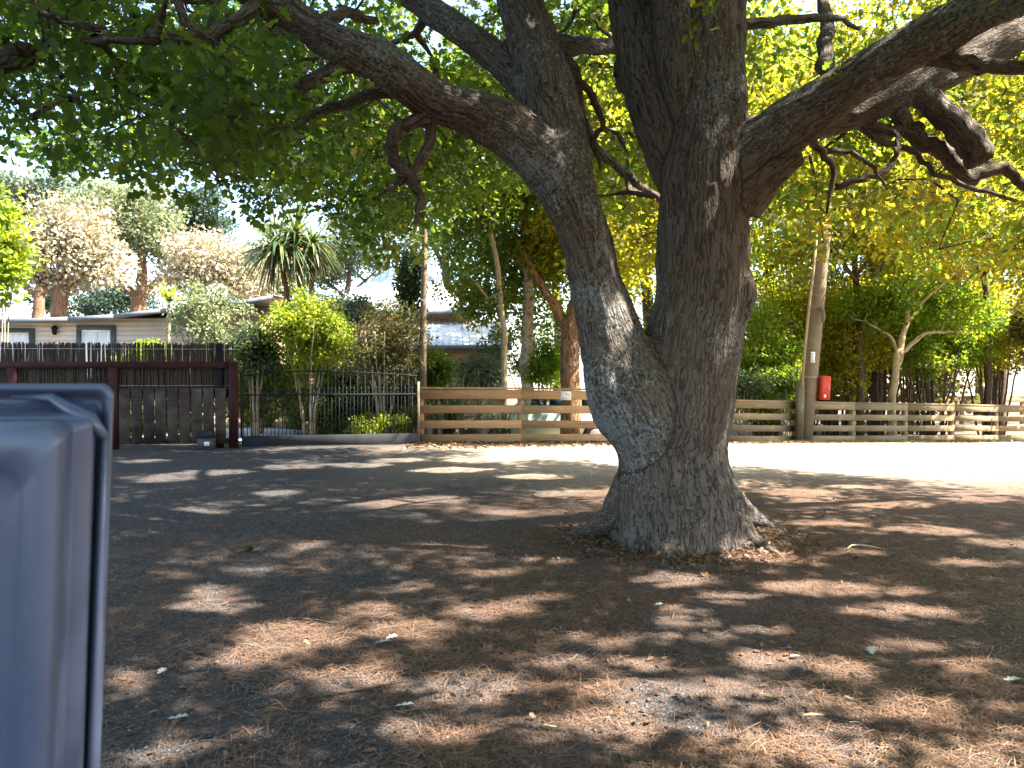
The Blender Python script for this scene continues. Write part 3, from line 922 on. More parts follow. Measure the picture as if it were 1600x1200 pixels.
for k in range(4):
    leaf_variants.append(leaves_mesh('leaf', np.zeros((1, 3)), np.array([[1., 0, 0]]), np.array([[0, 0, 1.]]), np.array([1.0]), np.array([0.85]), np.array([0.2 + 0.2 * k]), LOBED))
    leaf_variants[-1].materials.append(M['oak_leaf'])
for i in single:
    dx = Vector(unit(direc[i])); zz = Vector(nrm[i]); yy = zz.cross(dx).normalized(); zz = dx.cross(yy)
    lo = bpy.data.objects.new('leaf', leaf_variants[int(min(3, max(0, (tint[i] - 0.1) / 0.2)))])
    mt = Matrix((dx, yy, zz)).transposed().to_4x4()
    mt = Matrix.Translation(Vector(pos[i] - off)) @ mt @ Matrix.Scale(float(ln[i]), 4)
    lo.parent = TREE
    lo.matrix_basis = mt
    link(lo)

# a sprig on the front of the trunk
def sprig(px, py, d0, n=7, s=0.09):
    c = P(px, py, d0)
    mb = MB()
    mb.tube([c + Vector((0.06, 0.10, 0.10)), c + Vector((0.02, 0.03, 0.03)), c], [0.005, 0.004, 0.002], 4)
    mb.build('twig', M['oak_bark'], TREE)
    pp = np.array(c) + RNG.normal(size=(n, 3)) * 0.05
    dr = RNG.normal(size=(n, 3)) + np.array([0, -0.2, -0.7])
    nv = RNG.normal(size=(n, 3)) + np.array([0, -1, 0.5])
    for i in range(n):
        place('leaf', leaves_mesh('leaf', pp[i:i + 1] - off, dr[i:i + 1], nv[i:i + 1], np.array([s]), np.array([s * 0.85]), RNG.uniform(0.4, 1, 1), LOBED), M['oak_leaf'], TREE)
sprig(1086, 30, 6.45); sprig(1100, 8, 6.4, 8, 0.11); sprig(1085, 50, 6.42, 5); sprig(1310, 110, 6.2, 7, 0.1)

# ------------------------------------------------------------------ more materials
M['fence_wood'] = mat_wood('fence_wood', (0.25, 0.135, 0.06), (0.37, 0.215, 0.105), (0.46, 0.29, 0.15))
M['weathered_wood'] = mat_wood('weathered_wood', (0.20, 0.135, 0.065), (0.29, 0.20, 0.105), (0.36, 0.26, 0.145))
M['pole_wood'] = mat_wood('pole_wood', (0.10, 0.07, 0.042), (0.17, 0.125, 0.078), (0.24, 0.18, 0.115))
M['red_paint'] = mat_simple('red_paint', (0.028, 0.006, 0.007), (0.05, 0.011, 0.011), 5, 0.6, 0.002, spec=0.2)
M['gate_board'] = mat_wood('gate_board', (0.028, 0.017, 0.015), (0.05, 0.030, 0.026), (0.075, 0.046, 0.038))
M['brush'] = mat_simple('brush', (0.035, 0.026, 0.02), (0.11, 0.085, 0.065), 30, 0.9, 0.0)
M['black_iron'] = mat_simple('black_iron', (0.008, 0.008, 0.009), (0.016, 0.016, 0.018), 12, 0.7, 0.0, spec=0.15)
M['grey_steel'] = mat_simple('grey_steel', (0.018, 0.019, 0.021), (0.03, 0.031, 0.034), 3, 0.7, 0.002, spec=0.12)
M['zinc'] = mat_simple('zinc', (0.35, 0.35, 0.35), (0.5, 0.5, 0.5), 20, 0.45, 0.0, metal=0.6)
M['dark_plastic'] = mat_simple('dark_plastic', (0.04, 0.042, 0.046), (0.06, 0.062, 0.068), 9, 0.5, 0.0)
M['cream_board'] = mat_simple('cream_board', (0.56, 0.48, 0.40), (0.66, 0.58, 0.50), 1.5, 0.7, 0.0)
M['tan_board'] = mat_simple('tan_board', (0.38, 0.24, 0.12), (0.48, 0.32, 0.17), 1.5, 0.7, 0.0)
M['green_trim'] = mat_simple('green_trim', (0.06, 0.075, 0.065), (0.085, 0.10, 0.09), 4, 0.5, 0.0)
M['white_paint'] = mat_simple('white_paint', (0.70, 0.70, 0.68), (0.82, 0.82, 0.80), 4, 0.6, 0.0)
M['curtain'] = mat_simple('curtain', (0.55, 0.56, 0.56), (0.80, 0.80, 0.78), 9, 0.9, 0.0, (6, 1, 0.2))
M['dark_roof'] = mat_simple('dark_roof', (0.09, 0.10, 0.11), (0.14, 0.15, 0.16), 3, 0.5, 0.0)
M['light_roof'] = mat_simple('light_roof', (0.66, 0.66, 0.64), (0.76, 0.76, 0.74), 1.2, 0.6, 0.0)
M['red_box'] = mat_simple('red_box', (0.50, 0.045, 0.022), (0.62, 0.075, 0.04), 14, 0.6, 0.0)
M['sign_white'] = mat_simple('sign_white', (0.66, 0.62, 0.62), (0.78, 0.74, 0.74), 12, 0.6, 0.0)
M['print_grey'] = mat_simple('print_grey', (0.28, 0.26, 0.28), (0.36, 0.33, 0.36), 30, 0.7, 0.0)
M['print_blue'] = mat_simple('print_blue', (0.40, 0.48, 0.58), (0.48, 0.56, 0.66), 30, 0.7, 0.0)
M['print_mauve'] = mat_simple('print_mauve', (0.42, 0.20, 0.38), (0.5, 0.26, 0.46), 30, 0.7, 0.0)
M['car_paint'] = mat_simple('car_paint', (0.36, 0.44, 0.38), (0.40, 0.48, 0.42), 2, 0.35, 0.0, spec=0.5)
M['car_glass'] = mat_simple('car_glass', (0.02, 0.03, 0.04), (0.03, 0.04, 0.05), 2, 0.08, 0.0, spec=0.6)
M['rubber'] = mat_simple('rubber', (0.015, 0.015, 0.015), (0.03, 0.03, 0.03), 20, 0.8, 0.0)
M['tail_light'] = mat_simple('tail_light', (0.45, 0.02, 0.015), (0.55, 0.03, 0.02), 20, 0.25, 0.0)
M['lilac'] = mat_simple('lilac', (0.50, 0.36, 0.62), (0.66, 0.52, 0.75), 40, 0.8, 0.0)
M['dry_leaf'] = mat_leaf('dry_leaf', [(0, (0.07, 0.035, 0.02)), (0.6, (0.16, 0.09, 0.048)), (1, (0.32, 0.21, 0.12))], [(0, (0.12, 0.07, 0.03)), (1, (0.3, 0.18, 0.08))], 0.15)
M['pale_dry_leaf'] = mat_leaf('pale_dry_leaf', [(0, (0.42, 0.46, 0.44)), (1, (0.55, 0.54, 0.48))], [(0, (0.3, 0.3, 0.25)), (1, (0.3, 0.3, 0.25))], 0.1)
M['needle'] = mat_leaf('needle', [(0, (0.075, 0.040, 0.025)), (0.5, (0.155, 0.090, 0.057)), (1, (0.27, 0.18, 0.12))], [(0, (0.1, 0.06, 0.03)), (1, (0.2, 0.12, 0.06))], 0.05)
M['stone_grey'] = mat_leaf('stone_grey', [(0, (0.032, 0.031, 0.033)), (0.7, (0.072, 0.068, 0.068)), (1, (0.2, 0.19, 0.18))], [(0, (0, 0, 0)), (1, (0, 0, 0))], 0.0, 0.8)
M['grass'] = mat_leaf('grass', [(0, (0.06, 0.08, 0.02)), (0.6, (0.15, 0.15, 0.05)), (1, (0.32, 0.27, 0.13))], [(0, (0.1, 0.14, 0.02)), (1, (0.3, 0.26, 0.08))], 0.3)

# ------------------------------------------------------------------ timber rail fence
def on_line(a, b, t):
    return Vector(a) + (Vector(b) - Vector(a)) * t

def rail_fence(name, label, posts, mat, hts, bottom, top, post_w=0.11, skip_posts=(), cap=True, thick=0.035, post_h=None, jitter=0.004):
    """posts: list of ground points along the line; boards in front of the posts"""
    root = thing(name, label, 'fence', posts[0])
    n = len(posts)
    for i, p in enumerate(posts):
        if i in skip_posts: continue
        ax = (Vector(posts[min(i + 1, n - 1)]) - Vector(posts[max(i - 1, 0)])).normalized()
        back = Vector((-ax.y, ax.x, 0)).normalized()
        if back.y < 0: back = -back
        c = Vector(p) + back * (thick / 2 + post_w / 2 + 0.003)
        MB().beam(c - Vector((0, 0, 0.1)), c + Vector((0, 0, (post_h or top) - 0.045)), post_w, post_w, Vector((ax.x, ax.y, 0)), 0.006).build('post', mat, root)
    for i in range(n - 1):
        a = Vector(posts[i]); b = Vector(posts[i + 1])
        g = (b - a).normalized() * 0.003
        for z0, z1 in hts:
            j = random.uniform(-jitter, jitter)
            MB().beam(a + g + Vector((0, 0, (z0 + z1) / 2 + j)), b - g + Vector((0, 0, (z0 + z1) / 2 + random.uniform(-jitter, jitter))), z1 - z0, thick, bev=0.004).build('rail', mat, root)
        if cap:
            back = Vector((-(b - a).y, (b - a).x, 0)).normalized()
            if back.y < 0: back = -back
            o2 = back * 0.055
            MB().beam(a + g + o2 + Vector((0, 0, top - 0.02)), b - g + o2 + Vector((0, 0, top - 0.02)), 0.038, 0.17, bev=0.004).build('cap_rail', mat, root)
    return root

def gp(px, d):
    x = (px - 800) / F * d
    return Vector((x, d, G(x, d)))

HT = [(0.0, 0.18), (0.31, 0.48), (0.64, 0.81), (0.95, 1.15)]
LF = [gp(658, 16.5), gp(815, 16.9), gp(952, 17.3), gp(1060, 17.65), gp(1122, 17.87)]
f1 = rail_fence('rail_fence', 'warm timber rail fence with small notice, left of the oak trunk', LF, M['fence_wood'], HT, 0, 1.2, 0.13)
RF = [gp(1139, 18.0), gp(1246, 18.9), gp(1336, 19.7), gp(1418, 20.4), gp(1491, 21.1), gp(1560, 21.8), gp(1640, 22.6), gp(1720, 23.4)]
f2 = rail_fence('rail_fence', 'weathered timber rail fence running right from the oak past the utility pole', RF, M['weathered_wood'],
                [(0.0, 0.17), (0.28, 0.43), (0.56, 0.71), (0.83, 1.0)], 0, 1.03, 0.12)
p0 = RF[0]
MB().beam(p0 + Vector((-0.12, -0.03, -0.1)), p0 + Vector((-0.12, -0.03, 1.06)), 0.20, 0.20, Vector((1, 0, 0)), 0.01).build('end_post', M['fence_wood'], f2)
# far paddock fence
FF = [gp(1180, 33), gp(1290, 33), gp(1400, 33), gp(1505, 33), gp(1600, 33), gp(1700, 33)]
rail_fence('rail_fence', 'distant orange timber rail fence seen beyond the dark shrubs at right', FF, M['fence_wood'],
           [(0.25, 0.42), (0.62, 0.80), (0.98, 1.2)], 0, 1.24, 0.14)

# notice on the fence
q = on_line(LF[1], LF[2], (883 - 815) / (952 - 815))
ax = (LF[2] - LF[1]).normalized()
sg = thing('notice_sign', 'small white printed notice fixed to the top rail', 'sign', q + Vector((0, 0, 0.93)))
fr = Vector((ax.y, -ax.x, 0)).normalized() * 0.026
c = q + fr + Vector((0, 0, 1.03))
MB().beam(c - ax * 0.12, c + ax * 0.12, 0.19, 0.008).build('plate', M['sign_white'], sg)
c2 = c + fr.normalized() * 0.0065
MB().beam(c2 - ax * 0.085, c2 - ax * 0.045, 0.085, 0.003).build('print_block', M['print_blue'], sg)
for dz, l0, l1, mm in ((0.062, -0.02, 0.08, 'print_grey'), (0.035, -0.02, 0.09, 'print_grey'), (0.006, -0.02, 0.045, 'print_grey'), (-0.055, -0.09, 0.085, 'print_grey')):
    MB().beam(c2 + ax * l0 + Vector((0, 0, dz)), c2 + ax * l1 + Vector((0, 0, dz)), 0.011, 0.003).build('print_line', M[mm], sg)
MB().beam(c2 + ax * 0.062 + Vector((0, 0, 0.005)), c2 + ax * 0.09 + Vector((0, 0, 0.005)), 0.03, 0.003).build('print_mark', M['print_mauve'], sg)

# ------------------------------------------------------------------ utility pole with red box
pb = gp(1257, 18.75)
up = thing('utility_pole', 'leaning grey-brown timber utility pole standing in the right fence line', 'pole', pb)
ptop = P(1282, 430, 18.95)
axp = (ptop - pb).normalized()
toph = pb + axp * 9.0
MB().tube([pb - axp * 0.2, pb + axp * 2, pb + axp * 5, toph], [0.185, 0.17, 0.15, 0.12], 14).build('shaft', M['pole_wood'], up, True)
sideb = P(1250, 700, 18.6)
pz = pb + Vector((-0.17, -0.10, 0))
MB().beam(pz - Vector((0, 0, 0.1)), pz + Vector((0.03, 0, 1.5)), 0.16, 0.2, Vector((1, 0, 0)), 0.01).build('support_post', M['pole_wood'], up)
cq = [P(1253, 604, 18.5), P(1258, 540, 18.52), P(1264, 480, 18.56), P(1270, 430, 18.6), P(1280, 330, 18.7)]
MB().tube(cq, 0.035, 8).build('conduit', M['weathered_wood'], up, True)
bz = pb + axp * 1.62
MB().tube([bz + Vector((0.20 * math.cos(a), 0.20 * math.sin(a), 0.0)) for a in np.linspace(0, 2 * math.pi, 17)], 0.009, 5, False).build('band', M['zinc'], up)
tp = P(1270, 558, 18.57)
MB().box(tp.x - 0.05, tp.x + 0.05, tp.y - 0.006, tp.y + 0.006, tp.z - 0.13, tp.z + 0.13).build('number_plate', M['sign_white'], up)
for dz in (0.07, 0.0, -0.07):
    MB().box(tp.x - 0.022, tp.x + 0.022, tp.y - 0.010, tp.y - 0.0065, tp.z + dz - 0.018, tp.z + dz + 0.018).build('plate_mark', M['print_grey'], up)
bk = P(1283, 492, 18.62)
MB().tube([bk + Vector((-0.05, 0.05, 0.16)), bk + Vector((0.03, 0, 0.10)), bk + Vector((0.05, -0.02, -0.06)), bk + Vector((0.04, 0, -0.2))], [0.05, 0.06, 0.05, 0.03], 7).build('bracket', M['pole_wood'], up, True)
xa = pb + axp * 8.4
MB().beam(xa + Vector((-1.1, -0.18, 0)), xa + Vector((1.1, -0.18, 0)), 0.12, 0.1).build('crossarm', M['pole_wood'], up)
for dx in (-0.9, -0.35, 0.35, 0.9):
    MB().tube([xa + Vector((dx, -0.18, 0.06)), xa + Vector((dx, -0.18, 0.13)), xa + Vector((dx, -0.18, 0.2))], [0.045, 0.06, 0.03], 8).build('insulator', M['sign_white'], up)

rb = P(1287, 606, 18.72)
rx = thing('red_box', 'faded red metal box hung on the right side of the utility pole', 'box', rb - Vector((0, 0, 0.3)))
mb = MB()
mb.beam(rb + Vector((0, 0, -0.29)), rb + Vector((0.02, 0, 0.29)), 0.24, 0.22, Vector((0, 1, 0)), 0.012)
mb.build('case', M['red_box'], rx)
MB().beam(rb + Vector((0.0, -0.128, -0.25)), rb + Vector((0.018, -0.128, 0.25)), 0.012, 0.19, Vector((0, 1, 0)), 0.003).build('door', M['red_box'], rx)
MB().box(rb.x - 0.05, rb.x + 0.0, rb.y - 0.142, rb.y - 0.136, rb.z - 0.24, rb.z - 0.16).build('label_plate', M['sign_white'], rx)
MB().box(rb.x + 0.055, rb.x + 0.08, rb.y - 0.152, rb.y - 0.136, rb.z - 0.05, rb.z + 0.02).build('latch', M['zinc'], rx)

# ------------------------------------------------------------------ red gate with brush screen
ga = Vector((-12.6, 14.75, 0)); gb = Vector((-5.55, 15.42, 0))
gax = (gb - ga).normalized(); gn = Vector((gax.y, -gax.x, 0))
gate = thing('brush_gate', 'dark red framed timber gate topped with a screen of brush sticks', 'gate', gb)
def gpt(px):   # along the gate line at pixel column
    best = None
    for t in np.linspace(0, 1, 1500):
        w = ga + (gb - ga) * t
        e = abs(800 + w.x / w.y * F - px)
        if best is None or e < best[0]: best = (e, w)
    return best[1]
zt = Vector((0, 0, 1))
MB().beam(ga + zt * 1.66, gb + zt * 1.66, 0.13, 0.07, bev=0.005).build('top_rail', M['red_paint'], gate)
MB().beam(ga + zt * 0.14, gb + zt * 0.14, 0.10, 0.06, bev=0.005).build('bottom_rail', M['grey_steel'], gate)
MB().beam(ga + zt * 1.14 - gn * 0.05, gb + zt * 1.14 - gn * 0.05, 0.09, 0.05, bev=0.005).build('middle_rail', M['red_paint'], gate)
for pxx in (-140, 20, 178, 365):
    w = gpt(pxx)
    MB().beam(w + gn * 0.012, w + gn * 0.012 + zt * (1.73 if pxx > 300 else 1.6), 0.17, 0.09, gax, 0.006).build('stile', M['red_paint'], gate)
k = 0
for pxx in np.arange(-130, 342, 18.7):
    if any(abs(pxx + 8 - s) < 12 for s in (-140, 20, 178)): continue
    w = gpt(pxx + 8) + gn * 0.045
    MB().beam(w + zt * 0.10, w + zt * (1.20 + random.uniform(-0.015, 0.015)), 0.205, 0.025, gax, 0.003).build('board', M['gate_board'], gate)
mb = MB()
for pxx in np.arange(-140, 360, 0.72):
    w = gpt(pxx + random.uniform(-0.4, 0.4)) - gn * random.uniform(0.045, 0.10)
    le = zt * random.uniform(-0.02, 0.05)
    tl = gax * random.uniform(-0.04, 0.04)
    if random.random() < 0.88:
        mb.tube([w + zt * 1.05, w + tl * 0.5 + zt * 1.6, w + tl + zt * (2.10 + random.uniform(-0.05, 0.02))], [random.uniform(0.007, 0.016)] * 3, 4, False)
for pxx in np.arange(-140, 356, 0.8):
    w = gpt(pxx + random.uniform(-0.4, 0.4)) - gn * random.uniform(0.10, 0.14)
    mb.tube([w + zt * 1.0, w + gax * random.uniform(-0.03, 0.03) + zt * (1.68 + random.uniform(-0.05, 0.02))], [random.uniform(0.008, 0.016)] * 2, 4, False)
ob = mb.build('brush_screen', M['brush'], gate); ob['kind'] = 'stuff'
for z in (1.25, 1.98):
    mb = MB(); mb.tube([ga - gn * 0.03 + zt * z, gb - gn * 0.03 + zt * z], 0.006, 4); mb.build('tie_wire', M['zinc'], gate)
bq = gpt(342)
MB().beam(bq + zt * 0.0 - gn * 0.05, bq + zt * 2.1 - gn * 0.05, 0.14, 0.10, gax, 0.006).build('gate_post', M['black_iron'], gate)

mo = gpt(329) + gn * 0.28
mt = thing('gate_motor', 'dark grey box-shaped gate motor at the foot of the red gate', 'gate motor', mo)
mb = MB()
mb.prism([(mo.x - 0.14, mo.y - 0.12), (mo.x + 0.14, mo.y - 0.12), (mo.x + 0.14, mo.y + 0.12), (mo.x - 0.14, mo.y + 0.12)], 'z', 0.0, 0.22)
mb.build('base', M['dark_plastic'], mt)
mb = MB(); mb.prism([(mo.y - 0.115, 0.222), (mo.y + 0.115, 0.222), (mo.y + 0.10, 0.33), (mo.y + 0.03, 0.37), (mo.y - 0.06, 0.36), (mo.y - 0.105, 0.30)], 'x', mo.x - 0.125, mo.x + 0.125)
mb.build('cover', M['grey_steel'], mt)
MB().box(mo.x + 0.0, mo.x + 0.1, mo.y - 0.128, mo.y - 0.122, 0.08, 0.16).build('label_plate', M['sign_white'], mt)

# ------------------------------------------------------------------ iron sliding gate
ia = Vector((-5.44, 15.44, 0)); ib = Vector((-2.0, 16.25, 0))
iax = (ib - ia).normalized(); inn = Vector((iax.y, -iax.x, 0))
ig = thing('iron_gate', 'black iron picket gate with spear tips and grey kick plate', 'gate', ia)
MB().beam(ia + zt * 0.125, ib + zt * 0.125, 0.21, 0.05, bev=0.004).build('kick_plate', M['grey_steel'], ig)
MB().beam(ia + zt * 1.06, ib + zt * 1.06, 0.03, 0.03, bev=0.003).build('middle_rail', M['black_iron'], ig)
LEN = (ib - ia).length
nb = 47
def gtop(t): return 1.50 + 0.10 * math.sin(math.pi * min(1, max(0, t)) ** 0.8)
pts = [ia + (ib - ia) * t + zt * (gtop(t) - 0.06) for t in np.linspace(0, 1, 16)]
MB().tube(pts, 0.014, 6).build('top_rail', M['black_iron'], ig)
for i in range(nb):
    t = (i + 0.5) / nb
    w = ia + (ib - ia) * t
    tall = i % 2 == 0
    h = gtop(t) if tall else 1.14
    b = MB().tube([w + zt * 0.22, w + zt * h], 0.0085, 5).build('picket', M['black_iron'], ig)
    MB().tube([w + zt * h, w + zt * (h + 0.025), w + zt * (h + 0.085)], [0.010, 0.024, 0.002], 5).build('spear_tip', M['black_iron'], b)
MB().beam(ib + zt * 0.0 + iax * 0.02, ib + iax * 0.02 + zt * 1.32, 0.05, 0.05, iax, 0.004).build('latch_post', M['pole_wood'], ig)
MB().beam(ia + zt * 0.2, ia + zt * 1.5, 0.04, 0.04, iax, 0.003).build('stile', M['black_iron'], ig)

# tall bare pole behind the gate end
tb_ = gp(661, 17.2)
tpole = thing('tall_pole', 'tall slim brown pole rising behind the gate latch post', 'pole', tb_)
MB().tube([tb_, P(661, 500, 17.2), P(663, 420, 17.2), P(664, 340, 17.2), P(662, 250, 17.2)], [0.085, 0.075, 0.065, 0.055, 0.045], 10).build('shaft', M['pole_wood'], tpole, True)
MB().tube([P(661, 470, 17.1), P(655, 466, 17.05), P(652, 472, 17.0)], [0.02, 0.02, 0.012], 6).build('hook', M['zinc'], tpole)

# ------------------------------------------------------------------ houses
def weatherboards(mb, x0, x1, y, z0, z1, pitch=0.16):
    z = z0
    while z < z1 - 0.01:
        h = min(pitch, z1 - z)
        mb.add([(x0, y - 0.028, z), (x1, y - 0.028, z), (x1, y - 0.006, z + h), (x0, y - 0.006, z + h), (x0, y + 0.05, z), (x1, y + 0.05, z), (x1, y + 0.05, z + h), (x0, y + 0.05, z + h)],
               [[0, 1, 2, 3], [1, 5, 6, 2], [5, 4, 7, 6], [4, 0, 3, 7], [3, 2, 6, 7], [0, 4, 5, 1]])
        z += h

HY = 25.0
def hx(px, y=HY): return (px - 800) / F * y
def hz(py, y=HY): return CAM_H + (HOR - py) / F * y
h1 = thing('bungalow', 'low cream weatherboard house with dark green window trim behind the brush gate', 'house', (hx(120), HY, 0))
mb = MB(); weatherboards(mb, hx(-200), hx(300), HY, 0, hz(497), 0.17); mb.build('wall', M['cream_board'], h1)
MB().box(hx(-200), hx(300), HY + 0.06, HY + 6, 0, hz(499)).build('wall_core', M['cream_board'], h1)
# the verandah edge of the roof kicks up to the right
rp = [(-220, 505), (0, 504), (120, 500), (190, 496), (262, 487), (330, 484), (435, 466)]
mb = MB()
for (a0, a1), (b0, b1) in zip(rp[:-1], rp[1:]):
    A = Vector((hx(a0), HY - 0.5, hz(a1))); B = Vector((hx(b0), HY - 0.5, hz(b1)))
    mb.add([A - zt * 0.09, B - zt * 0.09, B + zt * 0.06, A + zt * 0.06, A - zt * 0.09 + Vector((0, .04, 0)), B - zt * 0.09 + Vector((0, .04, 0)), B + zt * .06 + Vector((0, .04, 0)), A + zt * .06 + Vector((0, .04, 0))],
           [[0, 1, 2, 3], [5, 4, 7, 6], [3, 2, 6, 7], [0, 4, 5, 1], [0, 3, 7, 4], [1, 5, 6, 2]])
mb.build('fascia', M['dark_roof'], h1)
mb = MB()
for (a0, a1), (b0, b1) in zip(rp[:-1], rp[1:]):
    A = Vector((hx(a0), HY - 0.455, hz(a1) + 0.03)); B = Vector((hx(b0), HY - 0.455, hz(b1) + 0.03))
    mb.add([A, B, B + Vector((0, 7, 0.25)), A + Vector((0, 7, 0.25)), A + zt * 0.04, B + zt * 0.04, B + Vector((0, 7, 0.29)), A + Vector((0, 7, 0.29))], BOXF)
mb.build('roof', M['dark_roof'], h1)
MB().box(hx(300), hx(470), HY + 0.3, HY + 6, 0, hz(492)).build('side_wing', M['tan_board'], h1)
def window(root, x0, x1, z0, z1, y, mullion=True):
    w = MB()
    t = 0.14
    w.box(x0, x1, y - 0.09, y - 0.03, z1 - t, z1); w.box(x0, x1, y - 0.09, y - 0.03, z0, z0 + t)
    w.box(x0, x0 + t * 1.2, y - 0.088, y - 0.03, z0 + t, z1 - t); w.box(x1 - t * 1.2, x1, y - 0.088, y - 0.03, z0 + t, z1 - t)
    wo = w.build('window', M['green_trim'], root)
    a, b, c_, d_ = x0 + t * 1.2, x1 - t * 1.2, z0 + t, z1 - t
    s = MB()
    s.box(a, b, y - 0.075, y - 0.035, d_ - 0.06, d_); s.box(a, a + 0.05, y - 0.073, y - 0.035, c_, d_ - 0.06); s.box(b - 0.05, b, y - 0.073, y - 0.035, c_, d_ - 0.06)
    if mullion: s.box((a + b) / 2 - 0.025, (a + b) / 2 + 0.025, y - 0.071, y - 0.035, c_, d_ - 0.06)
    s.build('sash', M['white_paint'], wo)
    cu = MB()
    n = 40
    xs = np.linspace(a, b, n)
    for i in range(n - 1):
        y0 = y - 0.032 + 0.0
        y1 = y0
        cu.add([(xs[i], y - 0.033 - 0.01 * math.sin(i * 1.3), c_), (xs[i + 1], y - 0.033 - 0.01 * math.sin((i + 1) * 1.3), c_), (xs[i + 1], y - 0.033 - 0.01 * math.sin((i + 1) * 1.3), d_), (xs[i], y - 0.033 - 0.01 * math.sin(i * 1.3), d_)], [[0, 1, 2, 3]])
    cu.build('curtain', M['curtain'], wo)
window(h1, hx(122), hx(183), 1.0, hz(509), HY)
window(h1, hx(-45), hx(56), 1.0, hz(513), HY)
lx, lz = hx(90), hz(518)
mb = MB()
mb.tube([(lx, HY - 0.15, lz - 0.12), (lx, HY - 0.15, lz - 0.10), (lx, HY - 0.15, lz + 0.08), (lx, HY - 0.15, lz + 0.10), (lx, HY - 0.15, lz + 0.2)], [0.04, 0.07, 0.10, 0.13, 0.02], 6)
mb.beam((lx, HY - 0.16, lz + 0.12), (lx, HY - 0.01, lz + 0.12), 0.03, 0.03)
mb.build('wall_lantern', M['black_iron'], h1)
# satellite dish
dp = Vector((hx(325), HY + 0.8, hz(455)))
ds = thing('satellite_dish', 'round grey satellite dish on a mast above the low roof', 'satellite dish', (dp.x, dp.y, hz(484)))
mb = MB()
rings = [(0.0, 0.0), (0.12, 0.012), (0.24, 0.05), (0.34, 0.10), (0.345, 0.095), (0.24, 0.04), (0.12, 0.0), (0.0, -0.012)]
dirv = Vector((0.25, -0.9, 0.35)).normalized(); du = dirv.cross(zt).normalized(); dv = du.cross(dirv)
vs2, fs2 = [], []
for r_, w_ in rings:
    for i in range(20):
        a = 2 * math.pi * i / 20
        vs2.append(dp + (du * math.cos(a) + dv * math.sin(a)) * max(r_, 0.002) + dirv * w_)
for j in range(len(rings) - 1):
    for i in range(20):
        fs2.append([j * 20 + i, j * 20 + (i + 1) % 20, (j + 1) * 20 + (i + 1) % 20, (j + 1) * 20 + i])
mb.add(vs2, fs2); mb.build('dish', M['zinc'], ds, True)
MB().tube([dp - zt * 0.85, dp - dirv * 0.03], 0.025, 7).build('mast', M['zinc'], ds)
MB().tube([dp - dv * 0.3 + dirv * 0.08, dp + dirv * 0.42], 0.012, 5).build('feed_arm', M['zinc'], ds)

# pale-roofed house in the middle
HY2 = 27.0
def hx2(px, y=HY2): return (px - 800) / F * y
def hz2(py, y=HY2): return CAM_H + (HOR - py) / F * y
h2 = thing('pale_roofed_house', 'tan weatherboard house with bright metal hip roof behind the middle trees', 'house', (hx2(690), HY2, G(hx2(690), HY2)))
def hip_roof(name, corners, apex0, apex1, mat, root):
    a, b, c_, d_ = [Vector(q) for q in corners]
    e, f = Vector(apex0), Vector(apex1)
    t = Vector((0, 0, -0.08))
    vs_ = [a, b, c_, d_, e, f, a + t, b + t, c_ + t, d_ + t]
    fs_ = [[0, 1, 5, 4], [1, 2, 5], [2, 3, 4, 5], [3, 0, 4], [6, 9, 8, 7], [0, 6, 7, 1], [1, 7, 8, 2], [2, 8, 9, 3], [3, 9, 6, 0]]
    mb_ = MB(); mb_.add(vs_, fs_)
    r_ = mb_.build(name, mat, root)
    rb_ = MB()
    for i in range(1, 22):
        tt = i / 22
        p_ = a + (b - a) * tt
        # rib up the front slope, clipped at the hips
        tl_ = min(1.0, (p_ - a).length / max((e - a).x, 0.01)) if p_.x < e.x else (min(1.0, (b - p_).length / max((b - f).x, 0.01)) if p_.x > f.x else 1.0)
        dirn = Vector((0, (e - a).y, (e - a).z)) * tl_
        rb_.beam(p_ + Vector((0, 0, 0.012)), p_ + dirn + Vector((0, 0, 0.012)), 0.03, 0.035)
    rb_.build('seam_rib', mat, r_)
    return r_
ez = hz2(487)
hip_roof('roof', [(hx2(500), HY2 - 0.5, ez), (hx2(740), HY2 - 0.5, ez), (hx2(740), HY2 + 7, ez), (hx2(500), HY2 + 7, ez)],
         (hx2(592), HY2 + 3.2, hz2(418, HY2 + 3.2)), (hx2(640), HY2 + 3.2, hz2(418, HY2 + 3.2)), M['light_roof'], h2)
MB().box(hx2(500), hx2(742), HY2 - 0.56, HY2 - 0.505, ez - 0.16, ez + 0.02).build('gutter', M['dark_roof'], h2)
mb = MB(); weatherboards(mb, hx2(510), hx2(732), HY2, 0.0, ez - 0.10, 0.19); mb.build('wall', M['tan_board'], h2)
MB().box(hx2(510), hx2(732), HY2 + 0.06, HY2 + 6.6, -0.5, ez - 0.09).build('wall_core', M['tan_board'], h2)
# lean-to
lz1 = hz2(502); y2 = HY2 - 2.6
le = hz2(540, y2 - 0.3)
mb = MB()
A = Vector((hx2(640), HY2 - 0.06, lz1)); B = Vector((hx2(790), HY2 - 0.06, lz1)); C_ = Vector((hx2(800, y2), y2 - 0.3, le)); D_ = Vector((hx2(628, y2), y2 - 0.3, le))
mb.add([D_, C_, B, A, D_ - zt * .06, C_ - zt * .06, B - zt * .06, A - zt * .06], [[0, 1, 2, 3], [7, 6, 5, 4], [4, 5, 1, 0], [5, 6, 2, 1], [6, 7, 3, 2], [7, 4, 0, 3]])
lr = mb.build('lean_to_roof', M['light_roof'], h2)
mb = MB()
for i in range(1, 16):
    tt = i / 16
    mb.beam(D_ + (C_ - D_) * tt + zt * 0.014, A + (B - A) * tt + zt * 0.014, 0.028, 0.035)
mb.build('seam_rib', M['light_roof'], lr)
